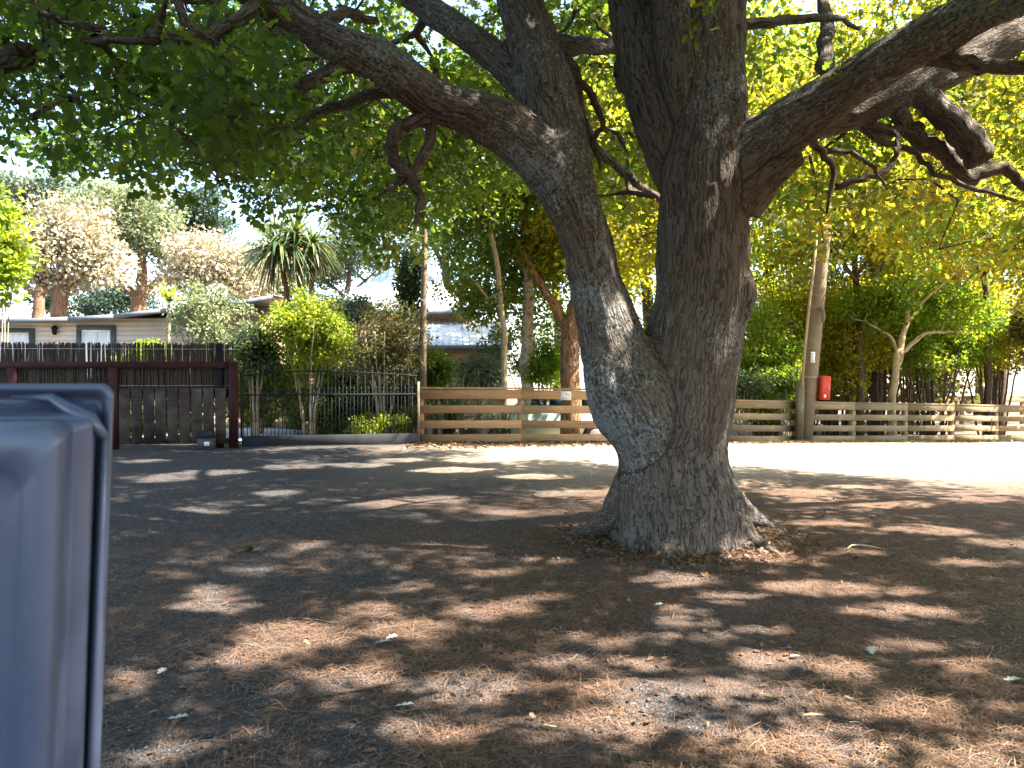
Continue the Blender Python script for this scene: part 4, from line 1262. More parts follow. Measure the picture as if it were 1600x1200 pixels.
MB().box(D_.x, C_.x, D_.y - 0.06, D_.y - 0.003, le - 0.15, le + 0.01).build('gutter', M['dark_roof'], h2)
mb = MB(); weatherboards(mb, hx2(640, y2), hx2(785, y2), y2, -0.5, le - 0.06, 0.19); mb.build('lean_to_wall', M['tan_board'], h2)
MB().box(hx2(640, y2), hx2(785, y2), y2 + 0.06, HY2 - 0.1, -0.5, le - 0.08).build('lean_to_core', M['tan_board'], h2)

# ------------------------------------------------------------------ parked car behind the left fence
def build_car():
    yc = 20.6; x0, x1 = -1.15, 2.95; gz = G(0.9, yc)
    car = thing('parked_car', 'pale green parked hatchback half hidden behind the left rail fence', 'car', ((x0 + x1) / 2, yc, gz))
    L_ = x1 - x0; W = 0.82
    # profile from nose (x0) to tail (x1), lower body
    low = [(0.02, 0.32), (0.0, 0.55), (0.05, 0.70), (0.30, 0.80), (1.05, 0.90), (3.55, 0.93), (4.02, 0.88), (4.10, 0.62), (4.06, 0.34), (3.72, 0.26), (3.60, 0.52), (3.32, 0.62), (3.04, 0.52), (2.92, 0.26),
           (1.22, 0.26), (1.10, 0.52), (0.82, 0.62), (0.54, 0.52), (0.42, 0.26)]
    secs = [(-W, 0.97), (-W + 0.05, 1.0), (W - 0.05, 1.0), (W, 0.97)]
    n = len(low); vs_, fs_ = [], []
    for yy, s in secs:
        for a, b in low:
            vs_.append((x0 + (a - 2.05) * s + 2.05, yc + yy, gz + 0.26 + (b - 0.26) * s))
    for j in range(3):
        for i in range(n):
            fs_.append([j * n + i, j * n + (i + 1) % n, (j + 1) * n + (i + 1) % n, (j + 1) * n + i])
    fs_ += [list(range(n))[::-1], list(range(3 * n, 4 * n))]
    mb_ = MB(); mb_.add(vs_, fs_); mb_.build('body', M['car_paint'], car)
    cab = [(1.0, 0.905), (1.62, 1.36), (1.85, 1.43), (3.0, 1.43), (3.5, 1.34), (3.92, 0.91)]
    vs_, fs_ = [], []
    m_ = len(cab)
    for yy in (-1, 1):
        for a, b in cab:
            inset = (b - 0.9) * 0.22
            vs_.append((x0 + a, yc + yy * (W - 0.03 - inset), gz + b))
    for i in range(m_ - 1): fs_.append([i, i + 1, m_ + i + 1, m_ + i])
    fs_ += [list(range(m_))[::-1], list(range(m_, 2 * m_)), [0, m_, 2 * m_ - 1, m_ - 1]]
    mb_ = MB(); mb_.add(vs_, fs_); mb_.build('cabin', M['car_paint'], car)
    def win(poly):
        mb2 = MB()
        f_ = [(x0 + a, yc - (W - 0.03 - (b - 0.9) * 0.22) - 0.006, gz + b) for a, b in poly]
        bk_ = [(p_[0], p_[1] + 0.004, p_[2]) for p_ in f_]
        k_ = len(poly)
        mb2.add(f_ + bk_, [list(range(k_)), list(range(k_, 2 * k_))[::-1]] + [[i, k_ + i, k_ + (i + 1) % k_, (i + 1) % k_] for i in range(k_)])
        mb2.build('side_window', M['car_glass'], car)
    win([(1.22, 0.97), (2.05, 0.97), (2.05, 1.36), (1.72, 1.35)]); win([(2.12, 0.97), (2.9, 0.97), (2.85, 1.36), (2.12, 1.36)]); win([(2.98, 0.97), (3.6, 0.99), (3.38, 1.29), (2.95, 1.35)])
    for wx in (0.82, 3.32):
        for yy in (-W + 0.1, W - 0.1):
            c_ = Vector((x0 + wx, yc + yy, gz + 0.31))
            w_ = MB().tube([c_ - Vector((0, .1, 0)), c_ - Vector((0, .085, 0)), c_ + Vector((0, .085, 0)), c_ + Vector((0, .1, 0))], [0.27, 0.31, 0.31, 0.27], 20).build('wheel', M['rubber'], car)
            MB().tube([c_ - Vector((0, .112, 0)), c_ - Vector((0, .101, 0))], [0.17, 0.2], 14).build('rim', M['zinc'], w_)
    for yy in (-W + 0.03, W - 0.17):
        MB().box(x1 + 0.002, x1 + 0.045, yc + yy - 0.03, yc + yy + 0.14, gz + 0.62, gz + 0.90).build('tail_light', M['tail_light'], car)
        MB().box(x0 - 0.05, x0 - 0.004, yc + yy - 0.03, yc + yy + 0.17, gz + 0.56, gz + 0.70).build('headlight', M['white_paint'], car)
    MB().box(x1 - 0.26, x1 + 0.0, yc - W - 0.022, yc - W - 0.004, gz + 0.64, gz + 0.86).build('tail_light', M['tail_light'], car)
    MB().box(x0 - 0.03, x0 + 0.35, yc - W - 0.02, yc + W + 0.02, gz + 0.30, gz + 0.46).build('bumper', M['dark_plastic'], car)
build_car()

# ------------------------------------------------------------------ moulded plastic panel at the left edge
def plastic_panel():
    m, nt, out = new_mat('blue_grey_plastic')
    pos_ = geopos(nt)
    f_ = noise(nt, pos_, 4, 4)
    col_ = ramp(nt, f_, [(0.3, (0.055, 0.070, 0.115)), (0.7, (0.070, 0.088, 0.138))])
    sc_ = noise(nt, mapping(nt, pos_, (3, 3, 60)), 2, 6, 0.7)
    col_ = mixc(nt, ramp(nt, sc_, [(0.62, (0, 0, 0)), (0.75, (0.25, 0.25, 0.25))]), col_, (0.12, 0.13, 0.15))
    rg = ramp(nt, noise(nt, pos_, 30, 5), [(0.3, (0.28, 0.28, 0.28)), (0.7, (0.42, 0.42, 0.42))])
    scr = noise(nt, mapping(nt, pos_, (12, 12, 150), (0.5, 0.3, 0.2)), 3, 4, 0.8)
    col_ = mixc(nt, ramp(nt, scr, [(0.66, (0, 0, 0)), (0.70, (0.5, 0.5, 0.5))]), col_, (0.20, 0.21, 0.24))
    dst = noise(nt, pos_, 120, 4, 0.8)
    col_ = mixc(nt, ramp(nt, dst, [(0.60, (0, 0, 0)), (0.72, (0.45, 0.45, 0.45))]), col_, (0.17, 0.16, 0.15))
    principled(nt, out, col_, rg, bump(nt, noise(nt, pos_, 9, 3), 0.25, 0.006), 0.5)
    D = 0.85
    # loops: (x_right px, top px, corner radius px, depth)
    loops = [(150, 625, 18, 0.885), (172, 605, 20, 0.880), (178, 600, 22, 0.868), (179, 599, 22, 0.850), (174, 604, 20, 0.842), (166, 612, 17, 0.846), (161, 617, 15, 0.862), (157, 628, 14, 0.868),
             (152, 640, 12, 0.852), (147, 650, 12, 0.815), (140, 656, 14, 0.800), (120, 658, 18, 0.802), (110, 655, 24, 0.795), (104, 656, 28, 0.760), (98, 661, 30, 0.735), (85, 672, 34, 0.728), (60, 700, 36, 0.726),
             (40, 726, 36, 0.728), (32, 736, 34, 0.738), (22, 748, 32, 0.742), (0, 780, 30, 0.742)]
    root_ = thing('plastic_panel', 'dark blue-grey moulded plastic panel with rolled rim, close at the left edge', 'plastic panel', (-0.75, 0.82, 0))
    xl = -1.15
    rows = []
    K = 9
    for xr, yt, cr, d_ in loops:
        xr_m = (xr - 800) / F * d_; zt_m = CAM_H + (HOR - yt) / F * d_; r_ = cr / F * d_
        sl = 0.045          # side leans in towards the ground
        row = []
        nz = 14
        for i in range(nz):
            z = (zt_m - r_) * i / (nz - 1)
            row.append((xr_m - sl * (zt_m - z), d_, z))
        for i in range(1, K + 1):
            a = math.pi / 2 * i / K
            row.append((xr_m - r_ + r_ * math.cos(a), d_, zt_m - r_ + r_ * math.sin(a)))
        for i in range(1, 9):
            row.append((xr_m - r_ + (xl - (xr_m - r_)) * i / 8, d_, zt_m))
        rows.append(row)
    n = len(rows[0]); vs_, fs_ = [], []
    for r_ in rows: vs_ += r_
    for j in range(len(rows) - 1):
        for i in range(n - 1):
            fs_.append([j * n + i, (j + 1) * n + i, (j + 1) * n + i + 1, j * n + i + 1])
    # front face
    ctr = len(vs_); vs_.append((-0.9, 0.742, 0.7))
    j = len(rows) - 1
    for i in range(n - 1): fs_.append([j * n + i, ctr, j * n + i + 1])
    # back wall of the shell
    bo = len(vs_)
    for p_ in rows[0]: vs_.append((p_[0] - 0.05, 0.93, max(0, p_[2] - 0.05)))
    for i in range(n - 1): fs_.append([i + 1, bo + i + 1, bo + i, i])
    bc = len(vs_); vs_.append((-0.9, 0.93, 0.7))
    for i in range(n - 1): fs_.append([bo + i + 1, bc, bo + i])
    mb_ = MB(); mb_.add(vs_, fs_)
    o_ = mb_.build('shell', m, root_, True)
    # ridge folds in the corner between rim and body
    mb_ = MB()
    def rp_(px, py, dd): return P(px, py - (600 - 600), D) * 1.0
    pts_ = [((20, 618), 0.858), ((82, 622), 0.846), ((110, 640), 0.835), ((140, 655), 0.815), ((165, 684), 0.822)]
    tube_pts = []
    for (a, b), d_ in pts_:
        tube_pts.append(Vector(((a - 800) / F * d_, d_, CAM_H + (HOR - b) / F * d_)))
    mb_.tube(tube_pts, [0.003, 0.006, 0.008, 0.008, 0.004], 8)
    mb_.build('corner_ridge', m, root_, True)
    mb_ = MB()
    ln_ = [Vector(((164 - 800) / F * .838, 0.838, CAM_H + (HOR - 684) / F * .838)), Vector(((160 - 800) / F * .842 - 0.012, 0.842, 1.1)), Vector(((160 - 800) / F * .846 - 0.060, 0.846, 0.02))]
    mb_.tube(ln_, [0.004, 0.006, 0.006], 8)
    mb_.build('side_ridge', m, root_, True)
plastic_panel()

# ------------------------------------------------------------------ plants
def tree_like(name, label, cat, base, stems, crown, ncl, nleaf, leaf, lmat, bmat, rcl=(0.5, 0.9), rbase=0.012, group=None, shape=DIAMOND, flat=0.7, shell=0.5, tint=None, wratio=0.8, twigs=0, crown_name='crown', nm=None):
    """stems: list of [(x,y,z,r)...] ; crown: list of (cx,cy,cz,rx,ry,rz)"""
    root_ = thing(name, label, cat, base, group)
    mb_ = MB(); nodes_ = []
    for s in stems:
        a = catmull(s, 4)
        w = RNG.normal(size=(len(a), 3)) * 0.02 * min(1.0, float(a[0, 3]) / 0.05); w[0] = 0
        mb_.tube([Vector(q[:3]) + Vector(ww) for q, ww in zip(a, w)], list(np.maximum(a[:, 3], 0.004)), 10 if a[0, 3] > 0.06 else 6, True)
        nodes_ += [q[:3] for q in a[len(a) // 3:]]
    cs = []
    tot = sum(c[3] * c[4] * c[5] for c in crown)
    for c in crown:
        k_ = max(2, int(ncl * c[3] * c[4] * c[5] / tot))
        d_ = unit(RNG.normal(size=(k_, 3)))
        rr = RNG.random(k_) ** shell
        cs.append(np.array(c[:3]) + d_ * rr[:, None] * np.array(c[3:6]))
    cs = np.vstack(cs)
    cr_ = RNG.uniform(*rcl, len(cs))
    pt, PPt, ld, rt_, _ = colonize(nodes_, cs, 0.2, 0.02)
    add_branch_tubes(mb_, pt, PPt, ld, rbase, max(0.03, max(s[0][3] for s in stems) * 0.5), 4, twigs, cr_)
    mb_.build('trunk', bmat, root_, True)
    if nleaf:
        ps, dr, nr_, l_, ti = clump_leaves(cs, cr_, nleaf, leaf, flat, 0.7)
        if tint is not None: ti = np.clip(ti + tint, 0, 1)
        # nothing may poke below the ground
        okk = ps[:, 2] > ground_z(ps[:, 0], ps[:, 1]) + 0.05
        ps, dr, nr_, l_, ti = (q_[okk] for q_ in (ps, dr, nr_, l_, ti))
        o_ = place(crown_name, leaves_mesh(crown_name, ps - np.array(base), dr, nr_, l_, l_ * wratio, ti, shape), lmat, root_)
        o_['kind'] = 'stuff'
    return root_

def st(px, d, rows):
    """stem rows (px,py,r m) at depth d"""
    out = []
    for i, (a, b, r) in enumerate(rows):
        q_ = P(a, b, d)
        out.append((q_.x, q_.y, q_.z, r))
    return out

def stem_from_ground(px, d, rows, r0):
    g_ = gp(px, d)
    out = [(g_.x, g_.y, g_.z - 0.05, r0)]
    for a, b, r in rows:
        q_ = P(a, b, d); out.append((q_.x, q_.y, q_.z, r))
    return g_, out

def el(px, py, d, rxp, ryp, depth):
    q_ = P(px, py, d)
    return (q_.x, q_.y, q_.z, rxp * d / F, depth, ryp * d / F)

# --- trees behind the middle
g_, s1 = stem_from_ground(823, 20.0, [(824, 540, 0.15), (826, 470, 0.14), (822, 400, 0.12), (815, 300, 0.10), (806, 180, 0.07), (800, 40, 0.04)], 0.18)
tree_like('birch_tree', 'birch with patchy white bark behind the left rail fence', 'tree', g_, [s1, st(0, 20, [(824, 430, .07), (770, 330, .05), (720, 240, .03)]), st(0, 20, [(820, 380, .07), (870, 290, .05), (910, 200, .03)])],
          [el(805, 250, 20, 125, 200, 2.2), el(765, 420, 20.6, 70, 80, 1.3), el(850, 440, 20.8, 55, 60, 1.2), el(800, 500, 21.4, 50, 35, 0.9)], 175, 150, 0.13, M['oak_leaf'], M['birch_bark'], (0.5, 0.95), 0.012, tint=0.12)
g_, s1 = stem_from_ground(788, 18.6, [(787, 520, 0.07), (780, 440, 0.065), (768, 365, 0.055), (758, 260, 0.045), (750, 140, 0.03)], 0.085)
tree_like('slender_tree', 'slender leaning tree with thin bare trunk left of the birch', 'tree', g_, [s1], [el(735, 250, 18.6, 85, 140, 1.6), el(722, 420, 18.8, 30, 55, 0.8), el(752, 468, 19.6, 55, 48, 0.9)], 95, 140, 0.12, M['oak_leaf'], M['pale_bark'], (0.4, 0.8), 0.010, tint=0.08)
g_, s1 = stem_from_ground(892, 19.2, [(891, 560, 0.24), (893, 510, 0.25), (910, 440, 0.17), (930, 340, 0.13), (950, 200, 0.08)], 0.27)
tree_like('brown_trunk_tree', 'stout tree with rough red-brown bark behind the sign on the fence', 'tree', g_, [s1, st(0, 19.2, [(888, 520, .17), (868, 480, .13), (842, 440, .10), (810, 380, .06)]), st(0, 19.2, [(900, 490, .14), (940, 430, .1), (985, 360, .06)])],
          [el(920, 270, 19.6, 110, 170, 2.4), el(985, 410, 19.6, 60, 60, 1.4), el(865, 440, 19.8, 60, 55, 1.0)], 150, 150, 0.14, M['gold_leaf'], M['brown_bark'], (0.5, 0.95), 0.014)
# --- tall trees behind the right fence
def big_tree(px, d, top, spread, name, label, lmat, bmat, ncl=110, leaf=0.15, low=470, tint=0.0, nleaf=150, r0=0.22):
    g1, s_ = stem_from_ground(px, d, [(px + 4, 520, r0 * 0.85), (px - 4, 400, r0 * 0.7), (px + 6, 250, r0 * 0.5), (px, top + 80, r0 * 0.25)], r0)
    a = [s_]
    for sgn in (-1, 1):
        a.append(st(0, d, [(px, 430, r0 * 0.45), (px + sgn * spread * 0.35, 330, r0 * 0.32), (px + sgn * spread * 0.7, 230, r0 * 0.15)]))
    cy_ = (top + low) / 2
    return tree_like(name, label, 'tree', g1, a, [el(px, cy_, d, spread, (low - top) / 2, spread * d / F * 0.8)], ncl, nleaf, leaf, lmat, bmat, (0.6, 1.15), 0.014, tint=tint, shell=0.42)
big_tree(1010, 24, -60, 150, 'leafy_tree', 'tall yellow-green tree filling the gap between the oak stems', M['gold_leaf'], M['dark_bark'], 130, low=480)
big_tree(1205, 25, -20, 140, 'leafy_tree', 'tall light green tree just right of the oak trunk behind the fence', M['bright_leaf'], M['dark_bark'], 110, low=470, tint=0.15)
big_tree(1370, 26, -60, 160, 'leafy_tree', 'tall golden-green tree behind the pale forked tree', M['gold_leaf'], M['dark_bark'], 90, low=340)
big_tree(1560, 27, -60, 170, 'leafy_tree', 'tall golden-green tree at the right edge behind the stemmed bushes', M['gold_leaf'], M['dark_bark'], 110, low=360, tint=0.08)
big_tree(700, 31, 60, 140, 'leafy_tree', 'tall green tree rising behind the pale metal roof', M['oak_leaf'], M['dark_bark'], 90, low=440, tint=0.1)
big_tree(870, 30, -40, 170, 'leafy_tree', 'tall green tree far behind the birch and the stout brown trunk', M['oak_leaf'], M['dark_bark'], 120, low=520, tint=0.1)
big_tree(1290, 33, 40, 220, 'leafy_tree', 'farthest broad green tree between the pole and the forked tree', M['gold_leaf'], M['dark_bark'], 120, low=500, tint=0.05, leaf=0.2)
big_tree(1530, 36, 60, 260, 'leafy_tree', 'farthest broad dark tree behind the paddock fence', M['gold_leaf'], M['dark_bark'], 130, low=540, leaf=0.22)
# tree beyond the right edge whose boughs hang in and shade the fence
g1 = Vector((15.2, 18.6, G(15.2, 18.6)))
tree_like('overhanging_tree', 'golden-leaved boughs hanging in over the fence at the right edge', 'tree', g1,
          [[(15.2, 18.6, g1.z - .05, .25), (15.0, 18.5, 2.5, .2), (14.6, 18.2, 5, .15), (14.4, 18, 8, .06)], [(15, 18.5, 3.2, .12), (13, 18, 4.6, .09), (11, 18.0, 5.2, .04)], [(14.8, 18.4, 4, .1), (13.6, 16.8, 5.2, .07), (12.4, 16, 5.4, .03)]],
          [(10.6, 18.0, 5.4, 2.8, 1.3, 1.4), (14.2, 19.0, 5.6, 3.2, 1.7, 1.9), (13.5, 18.6, 3.8, 1.5, 1.3, 0.9)], 190, 150, 0.13, M['gold_leaf'], M['dark_bark'], (0.55, 1.0), 0.013, shell=0.5)

g1 = Vector((4.7, 19.0, G(4.7, 19.0)))  # tree added behind the oak, crown set to shade the left rail fence
tree_like('golden_tree', 'golden-leaved tree added behind the oak trunk to shade the left fence', 'tree', g1,
          [[(4.7, 19.0, g1.z - .05, .16), (4.6, 18.8, 2.5, .13), (4.4, 18.2, 5, .1), (4.3, 17.8, 7, .05)], [(4.5, 18.6, 3.6, .09), (3.4, 18, 5, .06), (2.4, 17.4, 6, .03)], [(4.5, 18.6, 3.6, .09), (6, 18, 5, .06), (7.2, 17.4, 6, .03)]],
          [(4.6, 16.7, 6.3, 3.9, 1.3, 2.0), (3.0, 16.6, 4.4, 1.6, 0.8, 1.0)], 150, 150, 0.12, M['gold_leaf'], M['dark_bark'], (0.5, 0.9), 0.012, shell=0.5, tint=-0.05)
g_, s1 = stem_from_ground(1345, 22.4, [(1343, 560, .1), (1338, 450, .09), (1332, 340, .07), (1330, 220, .04)], .12)
tree_like('golden_tree', 'golden-leaved tree with low boughs right of the utility pole', 'tree', g_, [s1, st(0, 21.6, [(1338, 440, .06), (1280, 360, .05), (1230, 310, .03)]), st(0, 21.6, [(1338, 430, .06), (1400, 360, .05), (1450, 320, .03)])],
          [el(1330, 290, 21.5, 165, 110, 1.8), el(1270, 390, 21.3, 80, 40, 1.0), el(1420, 395, 21.3, 80, 38, 1.0)], 170, 150, 0.12, M['gold_leaf'], M['dark_bark'], (0.45, 0.85), 0.012, shell=0.5)
g_, s1 = stem_from_ground(1545, 23.4, [(1543, 560, .1), (1540, 450, .09), (1532, 340, .07), (1530, 220, .04)], .12)
tree_like('golden_tree', 'golden-leaved tree with low boughs at the far right behind the fence', 'tree', g_, [s1, st(0, 22.6, [(1538, 440, .06), (1500, 360, .05), (1450, 310, .03)]), st(0, 22.6, [(1538, 430, .06), (1580, 360, .05), (1620, 320, .03)])],
          [el(1525, 270, 22.4, 150, 100, 2.0), el(1570, 390, 22.0, 60, 45, 1.2)], 90, 150, 0.12, M['gold_leaf'], M['dark_bark'], (0.45, 0.85), 0.012, shell=0.5, tint=0.08)
# --- pale forked tree
g_, s1 = stem_from_ground(1392, 21.6, [(1398, 570, .10), (1406, 545, .10), (1418, 500, .07), (1428, 460, .05), (1432, 420, .03)], 0.12)
tree_like('forked_tree', 'pale smooth-barked forked tree behind the right fence', 'tree', g_,
          [s1, st(0, 21.55, [(1394, 640, .085), (1399, 590, .08), (1408, 550, .075)]), st(0, 21.6, [(1406, 552, .07), (1440, 525, .05), (1475, 518, .04), (1510, 520, .02)]), st(0, 21.6, [(1405, 555, .05), (1385, 520, .035), (1350, 502, .02)]),
           st(0, 21.6, [(1415, 505, .05), (1455, 460, .04), (1500, 425, .03), (1535, 405, .015)]), st(0, 21.6, [(1470, 520, .03), (1490, 470, .025), (1505, 430, .015)])],
          [el(1400, 465, 21.9, 85, 40, 1.2), el(1500, 480, 21.9, 60, 40, 1.0), el(1345, 480, 21.9, 40, 30, .8)], 60, 120, 0.12, M['bright_leaf'], M['pale_bark'], (0.3, 0.6), 0.008, tint=-0.1)

# --- dark multi-stemmed shrubs of the right side
def vase(px, d, topy, spread, ns, name, label, lmat, ncl, tint=0.0, leaf=0.11, bmat='dark_bark', low=0.35, r0=0.05, nleaf=110):
    g1 = gp(px, d)
    a = []
    for i in range(ns):
        t = (i + 0.5) / ns * 2 - 1 + random.uniform(-.15, .15)
        yb = random.uniform(-0.4, 0.4)
        e = P(px + spread * t * 0.8, topy + (HOR - topy) * 0.35 * abs(t), d)
        b = g1 + Vector((t * spread * d / F * 0.22, yb * 0.4, -0.05))
        m1 = b + (e - b) * 0.45 + Vector((-t * 0.12 + random.uniform(-.12, .12), yb, 0.1))
        a.append([(b.x, b.y, b.z, r0 * random.uniform(.6, 1.2)), (m1.x, m1.y, m1.z, r0 * 0.6), (e.x, e.y + yb, e.z, r0 * 0.2)])
    zlow = G(g1.x, g1.y) + (P(px, topy, d).z - g1.z) * low
    ztop = P(px, topy, d).z
    c = (g1.x, g1.y, (zlow + ztop) / 2, spread * d / F, spread * d / F * 0.7, (ztop - zlow) / 2)
    return tree_like(name, label, 'shrub', g1, a, [c], ncl, nleaf, leaf, lmat, M[bmat], (0.3, 0.6), 0.007, tint=tint, shell=0.45, crown_name='foliage')
vase(1195, 21.5, 470, 62, 8, 'bushy_shrub', 'yellow-green bush right beside the oak trunk behind the fence', M['bright_leaf'], 70, 0.05, low=0.12)
vase(1215, 23.5, 420, 80, 9, 'bushy_shrub', 'tall green bush left of the utility pole', M['gold_leaf'], 90, -0.1, low=0.05)
vase(1310, 23.0, 440, 75, 12, 'bushy_shrub', 'olive twiggy bush just right of the utility pole', M['gold_leaf'], 90, 0.05, low=0.3)
vase(1375, 24.5, 430, 80, 12, 'bushy_shrub', 'dark-stemmed bush behind the pale forked tree', M['gold_leaf'], 90, 0.0, low=0.42)
vase(1460, 23.6, 450, 85, 14, 'bushy_shrub', 'green bush with many leaning dark stems right of the forked tree', M['bright_leaf'], 100, 0.0, low=0.42)
vase(1550, 24.5, 440, 85, 13, 'bushy_shrub', 'spreading dark-stemmed bush at the right edge above the fence', M['gold_leaf'], 100, 0.0, low=0.42)
vase(1430, 27.5, 400, 130, 10, 'bushy_shrub', 'broad shadowy bush behind the other stemmed bushes', M['gold_leaf'], 120, 0.2, low=0.4, leaf=0.15)
vase(1280, 27.5, 400, 130, 10, 'bushy_shrub', 'broad olive bush deep behind the utility pole', M['olive_leaf'], 120, 0.0, low=0.15, leaf=0.15)
vase(1640, 22.5, 430, 80, 10, 'bushy_shrub', 'bush cut off by the right edge of the view', M['olive_leaf'], 70, 0.1, low=0.4)

vase(1420, 30, 400, 150, 10, 'bushy_shrub', 'dense dark hedge bush closing the view behind the forked tree', M['olive_leaf'], 150, 0.2, low=0.02, leaf=0.17)
vase(1250, 31, 420, 130, 8, 'bushy_shrub', 'dense olive hedge bush closing the view behind the pole', M['olive_leaf'], 120, 0.0, low=0.02, leaf=0.17)
vase(1060, 23, 430, 115, 8, 'bushy_shrub', 'green bush mostly hidden behind the oak trunk', M['oak_leaf'], 110, 0.15, low=0.03)
# --- plants of the garden behind the gates
def bush(px, py, d, rxp, ryp, name, label, lmat, ncl, nleaf=110, leaf=0.09, bmat='twig_bark', tint=0.0, rc=(0.2, 0.42), ns=6, shape=DIAMOND, twigs=0, wr=0.7):
    c = P(px, py, d)
    g1 = gp(px, d)
    top = c.z + ryp * d / F
    a = []
    for i in range(ns):
        ang = 2 * math.pi * i / ns + random.random()
        rr = rxp * d / F * 0.6
        a.append([(g1.x + 0.06 * math.cos(ang), g1.y + 0.06 * math.sin(ang), g1.z - .03, 0.025), (g1.x + rr * .4 * math.cos(ang), g1.y + rr * .4 * math.sin(ang), (g1.z + c.z) / 2, 0.018),
                  (g1.x + rr * math.cos(ang), g1.y + rr * math.sin(ang), c.z + 0.3 * ryp * d / F, 0.008)])
    return tree_like(name, label, 'shrub', g1, a, [(c.x, c.y, c.z, rxp * d / F, rxp * d / F * 0.7, ryp * d / F)], ncl, nleaf, leaf, lmat, M[bmat], rc, 0.006, tint=tint, shape=shape, twigs=twigs, crown_name='foliage', wratio=wr)
bush(318, 500, 19.5, 72, 58, 'pale_shrub', 'pale sun-bleached shrub beside the small yellow cabbage tree', M['pale_leaf'], 60)
bush(398, 545, 17.6, 30, 45, 'dense_shrub', 'dense dark green shrub right of the brush gate post', M['dark_leaf'], 40, tint=0.15)
bush(405, 595, 18.8, 52, 62, 'dense_shrub', 'mid green shrub low behind the left end of the iron gate', M['oak_leaf'], 70, tint=0.15)
bush(482, 522, 17.5, 72, 62, 'leafy_shrub', 'bright yellow-green shrub below the cabbage tree', M['bright_leaf'], 90, tint=0.35)
bush(520, 600, 19.6, 85, 62, 'leafy_shrub', 'shaded green shrub behind the middle of the iron gate', M['oak_leaf'], 90, tint=0.15)
bush(600, 545, 17.5, 66, 82, 'twiggy_shrub', 'grey twiggy bush with bare arching stems behind the iron gate', M['olive_leaf'], 80, 70, 0.08, tint=0.1, twigs=7, ns=16, rc=(0.25, 0.5))
bush(615, 590, 19.6, 62, 75, 'dense_shrub', 'dark shrub behind the grey twiggy bush', M['dark_leaf'], 90, tint=0.2)
bush(545, 485, 22.5, 46, 28, 'grey_shrub', 'grey-green feathery shrub in front of the pale roof', M['grey_leaf'], 50, 90, 0.1, twigs=4)
bush(641, 455, 19.0, 11, 70, 'ivy_column', 'narrow ivy-clad column of dark leaves left of the tall pole', M['dark_leaf'], 40, 130, 0.09, tint=0.15, rc=(0.2, 0.36))
bush(680, 575, 18.2, 18, 42, 'leafy_shrub', 'loose green shrub right of the tall pole', M['oak_leaf'], 40, tint=0.1)
bush(755, 585, 19.4, 38, 26, 'grey_shrub', 'rounded grey-green shrub in front of the tan wall', M['grey_leaf'], 36, 130, 0.08)
bush(850, 575, 20.0, 34, 36, 'leafy_shrub', 'fresh green shrub between the birch and the stout brown trunk', M['bright_leaf'], 36, tint=-0.2)
bush(830, 550, 23.0, 85, 45, 'dense_shrub', 'blue-green hedge shrub behind the birch trunk', M['dark_leaf'], 50, tint=0.1)
bush(590, 664, 17.2, 60, 16, 'ground_plant', 'low yellowing plant at the foot of the iron gate', M['bright_leaf'], 30, 90, 0.07, tint=0.4, rc=(0.12, 0.22))
bush(650, 655, 17.6, 30, 24, 'ground_plant', 'low dry plant beside the latch post', M['olive_leaf'], 20, 90, 0.07, tint=0.4, rc=(0.12, 0.22))
bush(1160, 600, 19.6, 40, 22, 'dense_shrub', 'low green shrub just behind the end post of the right fence', M['dark_leaf'], 30, tint=0.2)
bush(1230, 598, 20.4, 40, 24, 'dense_shrub', 'low leafy shrub behind the fence left of the utility pole', M['oak_leaf'], 30)
bush(0, 395, 16.6, 38, 92, 'sunlit_shrub', 'bright lime-green leafy shrub at the left edge above the gate', M['bright_leaf'], 44, 60, 0.15, tint=0.25, rc=(0.25, 0.5), shape=HEX)
bush(190, 640, 17.0, 70, 52, 'hedge_shrub', 'dark hedge shrub behind the left boards of the gate', M['dark_leaf'], 60)
bush(300, 640, 17.1, 60, 52, 'hedge_shrub', 'dark hedge shrub behind the right boards of the gate', M['dark_leaf'], 60)
bush(210, 555, 22, 60, 22, 'leafy_shrub', 'low yellow-green shrub behind the brush screen', M['bright_leaf'], 30, tint=0.2)

bush(505, 640, 18.9, 55, 34, 'low_shrub', 'low green shrub between the two tussocks behind the iron gate', M['oak_leaf'], 50, tint=0.1)
bush(590, 622, 18.7, 60, 46, 'low_shrub', 'low dark shrub under the grey twiggy bush', M['dark_leaf'], 60, tint=0.25)
bush(415, 608, 21.6, 45, 40, 'low_shrub', 'low shrub behind the lilac-flowered plant', M['oak_leaf'], 40, tint=0.1)
def blades(base, n, L_, wdt, spread, droop, up=1.0, seg=4, dirs=None):
    """arching sword leaves; returns arrays for one mesh"""
    V, Fc, T = [], [], []
    for i in range(n):
        if dirs is not None: d_ = Vector(dirs[i])
        else:
            a = random.uniform(0, 2 * math.pi); e = random.uniform(0.15, 1.0) * spread
            d_ = Vector((math.cos(a) * e, math.sin(a) * e, up)).normalized()
        l_ = L_ * random.uniform(0.7, 1.15)
        sd = d_.cross(Vector((random.uniform(-.3, .3), random.uniform(-.3, .3), 1))).normalized()
        p_ = Vector(base); o_ = len(V); tt = random.random()
        for k_ in range(seg + 1):
            f_ = k_ / seg
            w_ = wdt * (1 - f_ ** 2.2) * (0.6 + 0.4 * min(1, f_ * 4)) + 0.001
            V += [p_ - sd * w_ / 2, p_ + sd * w_ / 2]; T += [tt, tt]
            d_ = (d_ + Vector((0, 0, -droop * (0.4 + f_) * random.uniform(.7, 1.3)))).normalized()
            p_ = p_ + d_ * l_ / seg
        for k_ in range(seg):
            b_ = o_ + 2 * k_
            Fc.append([b_, b_ + 1, b_ + 3, b_ + 2])
    return V, Fc, T

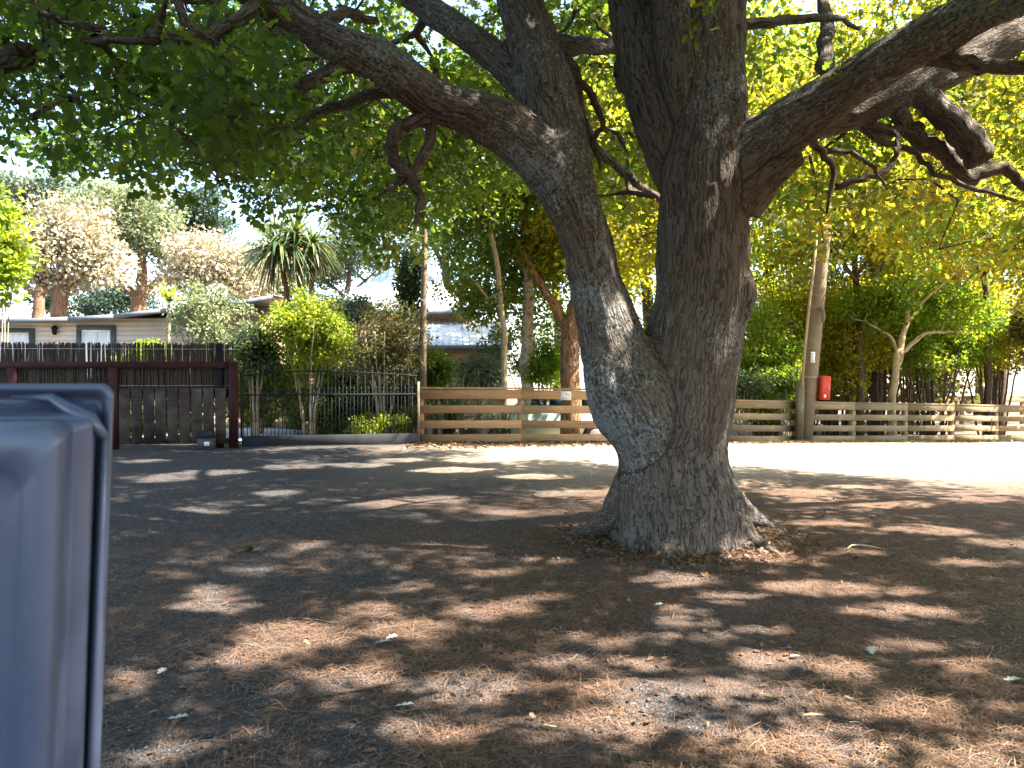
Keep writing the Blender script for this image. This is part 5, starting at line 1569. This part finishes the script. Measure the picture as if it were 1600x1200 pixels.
def blade_mesh(name, sets, off_):
    V, Fc, T = [], [], []
    for v_, f_, t_ in sets:
        o_ = len(V); V += v_; T += t_; Fc += [[i + o_ for i in q_] for q_ in f_]
    co = np.array([tuple(v_) for v_ in V]) - np.array(off_)
    fl = np.array(Fc).ravel()
    return np_mesh(name, co, fl, np.arange(len(Fc)) * 4, False, {'tint': ('FLOAT', np.array(T))})

# big cabbage tree with three stems
ct = gp(455, 21.0)
cab = thing('cabbage_tree', 'large cabbage tree with three trunks and drooping sword leaves', 'tree', ct)
heads = [((450, 490), (447, 450), (434, 385), 150, 1.8), ((478, 490), (468, 440), (462, 368), 130, 1.7), ((488, 490), (487, 450), (488, 382), 90, 1.35)]
sets, dead = [], []
mb = MB()
for (a0, a1, a2, nbl, LL) in heads:
    h_ = P(*a2, 21.0)
    b_ = gp(a0[0] * 0.3 + 461 * 0.7, 21.0)
    mb.tube([b_ - zt * 0.05, P(*a0, 21.0), P(*a1, 21.0), h_], [0.12, 0.09, 0.075, 0.07], 9)
    dirs = []
    for i in range(nbl):
        v_ = Vector(RNG.normal(size=3)); v_.z = v_.z * 0.6 + 0.15; dirs.append(v_.normalized())
    sets.append(blades(h_, nbl, LL, 0.075, 1, 0.26, seg=6, dirs=dirs))
    dirs = []
    for i in range(40):
        v_ = Vector(RNG.normal(size=3)); v_.z = -abs(v_.z) - 0.4; dirs.append(v_.normalized())
    dead.append(blades(h_ - zt * 0.1, 40, LL * 0.75, 0.06, 1, 0.5, seg=5, dirs=dirs))
mb.build('trunk', M['brown_bark'], cab, True)
o = place('crown', blade_mesh('crown', sets, ct), M['sword_leaf'], cab); o['kind'] = 'stuff'
o = place('dead_skirt', blade_mesh('dead_skirt', dead, ct), M['dead_sword'], cab); o['kind'] = 'stuff'
# small one
ct = gp(263, 20.5)
cab = thing('cabbage_tree', 'small yellow-green cabbage tree on a thin white stem', 'tree', ct)
h_ = P(264, 470, 20.5)
MB().tube([ct - zt * .05, P(263, 540, 20.5), P(264, 500, 20.5), h_], [0.06, 0.055, 0.05, 0.05], 8).build('trunk', M['pale_bark'], cab, True)
dirs = [Vector((*RNG.normal(size=2), abs(RNG.normal()) * 0.9 - 0.1)).normalized() for i in range(60)]
o = place('crown', blade_mesh('crown', [blades(h_, 60, 0.72, 0.055, 1, 0.08, dirs=dirs)], ct), M['yellow_sword'], cab); o['kind'] = 'stuff'

def tuft(px, py, d, n, L_, w_, spread, droop, name, label, mat, cat='plant', flower=False):
    g1 = gp(px, d)
    root_ = thing(name, label, cat, g1)
    sets_ = [blades(g1 + Vector((random.uniform(-.1, .1), random.uniform(-.1, .1), -0.02)), max(3, n // 4), L_, w_, spread, droop) for _ in range(4)]
    o_ = place('blade_clump', blade_mesh('blade_clump', sets_, g1), mat, root_)
    o_['kind'] = 'stuff'
    if flower:
        f_ = g1 + Vector((0.05, -0.1, L_ * 1.15))
        MB().tube([g1, f_], 0.008, 5).build('flower_stem', mat, root_)
        mbf = MB()
        for _ in range(22):
            v_ = Vector(RNG.normal(size=3)).normalized()
            mbf.tube([f_ + v_ * 0.02, f_ + v_ * 0.075, f_ + v_ * 0.09], [0.004, 0.018, 0.006], 5)
        mbf.build('flower_head', M['lilac'], root_)
    return root_
tuft(456, 0, 20.6, 130, 0.85, 0.028, 1.1, 0.22, 'grass_tussock', 'arching green tussock beside the driveway behind the gate', M['sword_leaf'])
tuft(420, 0, 21.2, 70, 0.75, 0.04, 1.0, 0.2, 'agapanthus', 'strap-leaved plant with one lilac flower head behind the gate', M['sword_leaf'], flower=True)
tuft(392, 0, 21.6, 70, 0.8, 0.05, 1.0, 0.18, 'agapanthus', 'strap-leaved plant at the left end of the iron gate', M['sword_leaf'])
tuft(560, 0, 18.4, 110, 0.7, 0.03, 1.2, 0.2, 'grass_tussock', 'green tussock behind the right half of the iron gate', M['bright_leaf'])
tuft(698, 0, 18.0, 40, 1.7, 0.075, 0.75, 0.05, 'flax_plant', 'upright flax plant with stiff grey-green blades behind the fence', M['sword_leaf'])
tuft(727, 0, 17.9, 36, 1.3, 0.06, 1.3, 0.16, 'flax_plant', 'arching flax plant spilling towards the fence rail', M['grey_leaf'])
tuft(780, 0, 18.0, 40, 0.9, 0.05, 1.4, 0.18, 'flax_plant', 'small arching flax plant below the slender tree', M['sword_leaf'])

# --- far trees at the left
def far_tree(px, d, basey, crowns, name, label, lmat, ncl, leaf, bmat='brown_bark', r0=0.5, topy=330, nleaf=110, tint=0, rc=(0.7, 1.4), flat=0.6, br=None):
    g1 = gp(px, d); g1.z = 0
    a = [[(g1.x, g1.y, -0.1, r0)] + [(*P(px + dx, yy, d), rr) for dx, yy, rr in ((0, 500, r0 * .85), (2, 460, r0 * .75), (6, 420, r0 * .5), (4, topy + 30, r0 * .2))]]
    for sgn in (-1, 1):
        a.append([(*P(px, 465, d), r0 * .45), (*P(px + sgn * 35, 435, d), r0 * .3), (*P(px + sgn * 65, 405, d), r0 * .15)])
    return tree_like(name, label, 'tree', g1, a, [el(cx, cy2, d, rx_, ry_, rx_ * d / F * 0.8) for cx, cy2, rx_, ry_ in crowns], ncl, nleaf, leaf, lmat, M[bmat], rc, 0.02, tint=tint, flat=flat, shell=0.4)
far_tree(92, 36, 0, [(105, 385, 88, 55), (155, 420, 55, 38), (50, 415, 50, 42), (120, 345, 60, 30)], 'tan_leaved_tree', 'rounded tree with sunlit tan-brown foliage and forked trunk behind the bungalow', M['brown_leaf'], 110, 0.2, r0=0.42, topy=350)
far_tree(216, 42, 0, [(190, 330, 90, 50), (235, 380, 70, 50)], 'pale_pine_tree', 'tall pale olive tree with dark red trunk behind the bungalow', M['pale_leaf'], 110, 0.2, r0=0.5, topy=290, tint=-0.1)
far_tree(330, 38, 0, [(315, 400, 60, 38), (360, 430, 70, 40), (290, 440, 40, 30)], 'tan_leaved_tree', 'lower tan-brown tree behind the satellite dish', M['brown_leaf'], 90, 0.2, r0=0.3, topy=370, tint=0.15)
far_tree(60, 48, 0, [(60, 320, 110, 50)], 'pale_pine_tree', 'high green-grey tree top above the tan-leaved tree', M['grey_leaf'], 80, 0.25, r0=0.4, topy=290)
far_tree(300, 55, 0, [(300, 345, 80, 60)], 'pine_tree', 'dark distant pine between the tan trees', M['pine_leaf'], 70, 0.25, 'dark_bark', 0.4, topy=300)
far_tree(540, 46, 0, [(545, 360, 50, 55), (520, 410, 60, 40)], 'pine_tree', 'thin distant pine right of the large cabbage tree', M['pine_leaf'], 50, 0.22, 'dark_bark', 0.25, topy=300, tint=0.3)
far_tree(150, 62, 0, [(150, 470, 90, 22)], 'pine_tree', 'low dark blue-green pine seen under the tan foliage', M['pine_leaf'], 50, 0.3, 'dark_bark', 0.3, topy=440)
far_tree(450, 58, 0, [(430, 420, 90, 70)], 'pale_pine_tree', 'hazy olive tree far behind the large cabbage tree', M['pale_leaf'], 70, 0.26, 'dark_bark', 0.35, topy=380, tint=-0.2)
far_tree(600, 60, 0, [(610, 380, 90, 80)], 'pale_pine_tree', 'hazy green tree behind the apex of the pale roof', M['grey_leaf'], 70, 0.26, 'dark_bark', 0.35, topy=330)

# ------------------------------------------------------------------ litter on the ground
def scatter_xy(n, ymin, ymax, power=1.6):
    u = RNG.random(n)
    a = 1 - power
    y = (ymin ** a + u * (ymax ** a - ymin ** a)) ** (1 / a)
    x = RNG.uniform(-0.72, 0.72, n) * y
    return x, y

def ground_rough(x, y):
    pp_ = np.stack([x * 1.1, y * 1.1, np.zeros(len(x))], 1)
    return ground_z(x, y) + vnoise(pp_, 3) * 0.012 + vnoise(pp_ * 2.7, 5) * 0.006

NEEDLE = (np.array([(0, -.5, 0), (.5, -.5, .06), (1, -.5, 0), (1, .5, 0), (.5, .5, .06), (0, .5, 0)]), [[0, 1, 4, 5], [1, 2, 3, 4]])
x, y = scatter_xy(150000, 2.5, 12.5, 1.7)
cl = vnoise(np.stack([x * 0.9, y * 0.9, np.zeros(len(x))], 1), 11) + 0.6 * vnoise(np.stack([x * 3, y * 3, np.zeros(len(x))], 1), 12) + np.clip((x + 1.0) * 0.16, -0.55, 0.35)
kp = (cl + RNG.normal(0, 0.35, len(x))) > 0.05
x, y = x[kp][:70000], y[kp][:70000]
n = len(x)
a = RNG.uniform(0, 2 * np.pi, n)
pos = np.stack([x, y, ground_rough(x, y) + RNG.uniform(0.002, 0.014, n)], 1)
dr = np.stack([np.cos(a), np.sin(a), RNG.normal(0, 0.10, n)], 1)
nd = place('pine_needles', leaves_mesh('pine_needles', pos, dr, np.tile([[0, 0, 1.]], (n, 1)) + RNG.normal(0, .2, (n, 3)), RNG.uniform(0.06, 0.14, n), RNG.uniform(0.0016, 0.003, n), np.clip(RNG.normal(.5, .22, n), 0, 1), NEEDLE), M['needle'])
tag(nd, 'brown pine needles strewn thickly over the dark gravel', 'needles', kind='stuff')

PEB = (np.array([(0, 0, -.2), (.5, .5, 0), (1, 0, -.2), (.5, -.5, 0), (.5, 0.05, .42)]), [[0, 1, 4], [1, 2, 4], [2, 3, 4], [3, 0, 4]])
x, y = scatter_xy(45000, 2.5, 9.5, 1.8)
n = len(x)
a = RNG.uniform(0, 2 * np.pi, n); sz = RNG.uniform(0.005, 0.014, n)
tn = np.clip(RNG.normal(.4, .2, n) + (RNG.random(n) < 0.03) * 0.6, 0, 1)
pos = np.stack([x, y, ground_rough(x, y) + 0.001], 1)
gv = place('gravel', leaves_mesh('gravel', pos, np.stack([np.cos(a), np.sin(a), np.zeros(n)], 1), np.tile([[0, 0, 1.]], (n, 1)), sz, sz * 0.9, tn, PEB), M['stone_grey'])
tag(gv, 'fine dark grey gravel scattered over the ground', 'gravel', kind='stuff')

# dry leaves drifted along the foot of the fences
x = RNG.uniform(-2.2, 13, 6000); t_ = RNG.random(6000)
yb_ = np.interp(x, [-2.2, 2.2, 5.1, 14.7], [16.4, 17.2, 17.9, 21.8])
y = yb_ - 0.05 - t_ ** 2 * np.interp(x, [-2, 4, 14], [1.3, 1.6, 3.2])
n = len(x); a = RNG.uniform(0, 6.28, n)
pos = np.stack([x, y, ground_rough(x, y) + 0.01], 1)
dl = place('leaf_drift', leaves_mesh('leaf_drift', pos, np.stack([np.cos(a), np.sin(a), RNG.normal(0, .2, n)], 1), RNG.normal(0, .4, (n, 3)) + np.array([0, 0, 1]), RNG.uniform(.05, .11, n), RNG.uniform(.04, .08, n), RNG.random(n), HEX), M['dry_leaf'])
tag(dl, 'dry brown leaves drifted along the foot of the timber fences', 'leaf litter', kind='stuff')
# scattered dry leaf bits across the yard
x, y = scatter_xy(2600, 2.6, 15, 1.5); n = len(x); a = RNG.uniform(0, 6.28, n)
pos = np.stack([x, y, ground_rough(x, y) + 0.010], 1)
dl = place('leaf_litter', leaves_mesh('leaf_litter', pos, np.stack([np.cos(a), np.sin(a), RNG.normal(0, .25, n)], 1), RNG.normal(0, .4, (n, 3)) + np.array([0, 0, 1]), RNG.uniform(.02, .055, n), RNG.uniform(.015, .045, n), RNG.random(n) * 0.7, LOBED), M['dry_leaf'])
tag(dl, 'small brown leaf scraps scattered across the shaded yard', 'leaf litter', kind='stuff')
a = RNG.uniform(0, 6.28, 2600); rr_ = 0.62 + np.abs(RNG.normal(0, 0.38, 2600))
x = 1.47 + rr_ * np.cos(a); y = 6.85 + rr_ * 0.9 * np.sin(a); n = len(x); a = RNG.uniform(0, 6.28, n)
pos = np.stack([x, y, ground_rough(x, y) + RNG.uniform(.004, .03, n)], 1)
dl = place('root_litter', leaves_mesh('root_litter', pos, np.stack([np.cos(a), np.sin(a), RNG.normal(0, .35, n)], 1), RNG.normal(0, .5, (n, 3)) + np.array([0, 0, 1]), RNG.uniform(.02, .07, n), RNG.uniform(.015, .05, n), RNG.random(n) * 0.7, LOBED), M['dry_leaf'])
tag(dl, 'brown leaf litter caught round the oak roots', 'leaf litter', kind='stuff')
# dry grass in front of the right fence
x = RNG.uniform(5.2, 15.5, 16000)
yb_ = np.interp(x, [5.1, 14.7], [17.9, 21.8]); y = yb_ - 0.05 - RNG.random(16000) ** 1.5 * np.interp(x, [5, 14], [1.3, 2.8])
n = len(x)
pos = np.stack([x, y, ground_rough(x, y) - 0.005], 1)
GB = (np.array([(0, -.5, 0), (0, .5, 0), (1, 0, 0)]), [[0, 1, 2]])
gr = place('grass', leaves_mesh('grass', pos, RNG.normal(0, .5, (n, 3)) + np.array([0, 0, 1.]), RNG.normal(0, 1, (n, 3)), RNG.uniform(.04, .11, n), RNG.uniform(.006, .012, n), np.clip(RNG.normal(.55, .25, n), 0, 1), GB), M['grass'])
tag(gr, 'thin dry grass along the foot of the right fence', 'grass', kind='stuff')

# single fallen leaves and twigs that stand out
def fallen(px, py, L_, label, mat, ang=None, group=None, tv=0.5):
    g1 = groundpt(px, py); g1.z = float(ground_rough(np.array([g1.x]), np.array([g1.y]))[0]) + 0.014
    a_ = random.uniform(0, 6.28) if ang is None else ang
    me_ = leaves_mesh('fallen_leaf', np.zeros((1, 3)), np.array([[math.cos(a_), math.sin(a_), 0.12]]), np.array([[random.uniform(-.25, .25), random.uniform(-.25, .25), 1.]]), np.array([L_]), np.array([L_ * 0.85]), np.array([tv]), LOBED)
    o_ = place('fallen_leaf', me_, mat)
    o_.location = g1
    return tag(o_, label, 'leaf', group)
fallen(583, 1010, 0.10, 'pale blue-grey leaf, left one of the touching pair on the sunlit gravel', M['pale_dry_leaf'], 0.3, 'pale fallen leaves')
fallen(601, 1003, 0.08, 'pale blue-grey leaf, right one of the touching pair on the sunlit gravel', M['pale_dry_leaf'], 0.6, 'pale fallen leaves')
fallen(617, 1112, 0.085, 'pale lobed leaf lying alone in shade near the bottom of the picture', M['pale_dry_leaf'], 0.1, 'pale fallen leaves')
fallen(262, 1128, 0.085, 'pale lobed leaf lying in shade at lower left', M['pale_dry_leaf'], 0.2, 'pale fallen leaves')
fallen(246, 1056, 0.07, 'small cream leaf standing up at the edge of the left sun patch', M['pale_dry_leaf'], 1.4, 'pale fallen leaves', 1.0)
fallen(1363, 1027, 0.10, 'curled grey leaf in shade at lower right', M['pale_dry_leaf'], 1.2, 'pale fallen leaves', 1.0)
fallen(1022, 950, 0.07, 'white leaf scrap on the bright patch below the trunk', M['pale_dry_leaf'], 0.4, 'pale fallen leaves', 1.0)
fallen(1567, 1070, 0.09, 'white leaf scrap near the right edge', M['pale_dry_leaf'], 0.1, 'pale fallen leaves', 1.0)
fallen(800, 975, 0.06, 'small tan leaf on the shaded gravel in the middle foreground', M['dry_leaf'], None, 'brown fallen leaves', 1.0)
fallen(1250, 1030, 0.06, 'small pale leaf left of the curled grey leaf', M['pale_dry_leaf'], None, 'pale fallen leaves', 1.0)

def twig(px, py, pts, r, label, mat):
    g1 = groundpt(px, py)
    mb_ = MB(); mb_.tube([g1 + Vector(p_) for p_ in pts], [r * 0.7] + [r] * (len(pts) - 2) + [r * 0.4], 6)
    o_ = mb_.build('fallen_twig', mat, None, True)
    return tag(o_, label, 'twig')
twig(1345, 860, [(-0.12, 0.0, 0.012), (-0.05, 0.06, 0.03), (0.04, 0.08, 0.03), (0.12, 0.05, 0.02), (0.2, 0.0, 0.012)], 0.009, 'pale curved twig on the ground right of the oak roots', M['pale_bark'])
twig(480, 975, [(-0.1, 0.05, 0.01), (0.0, 0.0, 0.03), (0.12, -0.02, 0.02), (0.25, -0.04, 0.012)], 0.006, 'thin dark bent twig above the left sun patch', M['dark_bark'])
twig(520, 1105, [(-0.35, -0.05, 0.012), (-0.1, 0.05, 0.03), (0.1, 0.14, 0.025), (0.33, 0.28, 0.012)], 0.006, 'long thin dark twig across the lower left foreground', M['dark_bark'])
twig(845, 1140, [(-0.06, 0, 0.012), (0.0, 0.01, 0.016), (0.07, 0.0, 0.012)], 0.008, 'short pale stick lying at the bottom middle', M['pale_bark'])
twig(1268, 1123, [(-0.05, 0, 0.012), (0.0, 0.006, 0.016), (0.06, 0.01, 0.012)], 0.008, 'short pale stick lying at the bottom right', M['pale_bark'])
# small weed tuft
g1 = groundpt(390, 862)
wd_ = thing('weed_tuft', 'small dark weed tuft growing in the shaded gravel', 'weed', g1)
o = place('blade_clump', blade_mesh('blade_clump', [blades(g1, 40, 0.09, 0.012, 1.5, 0.2)], g1), M['dark_leaf'], wd_)
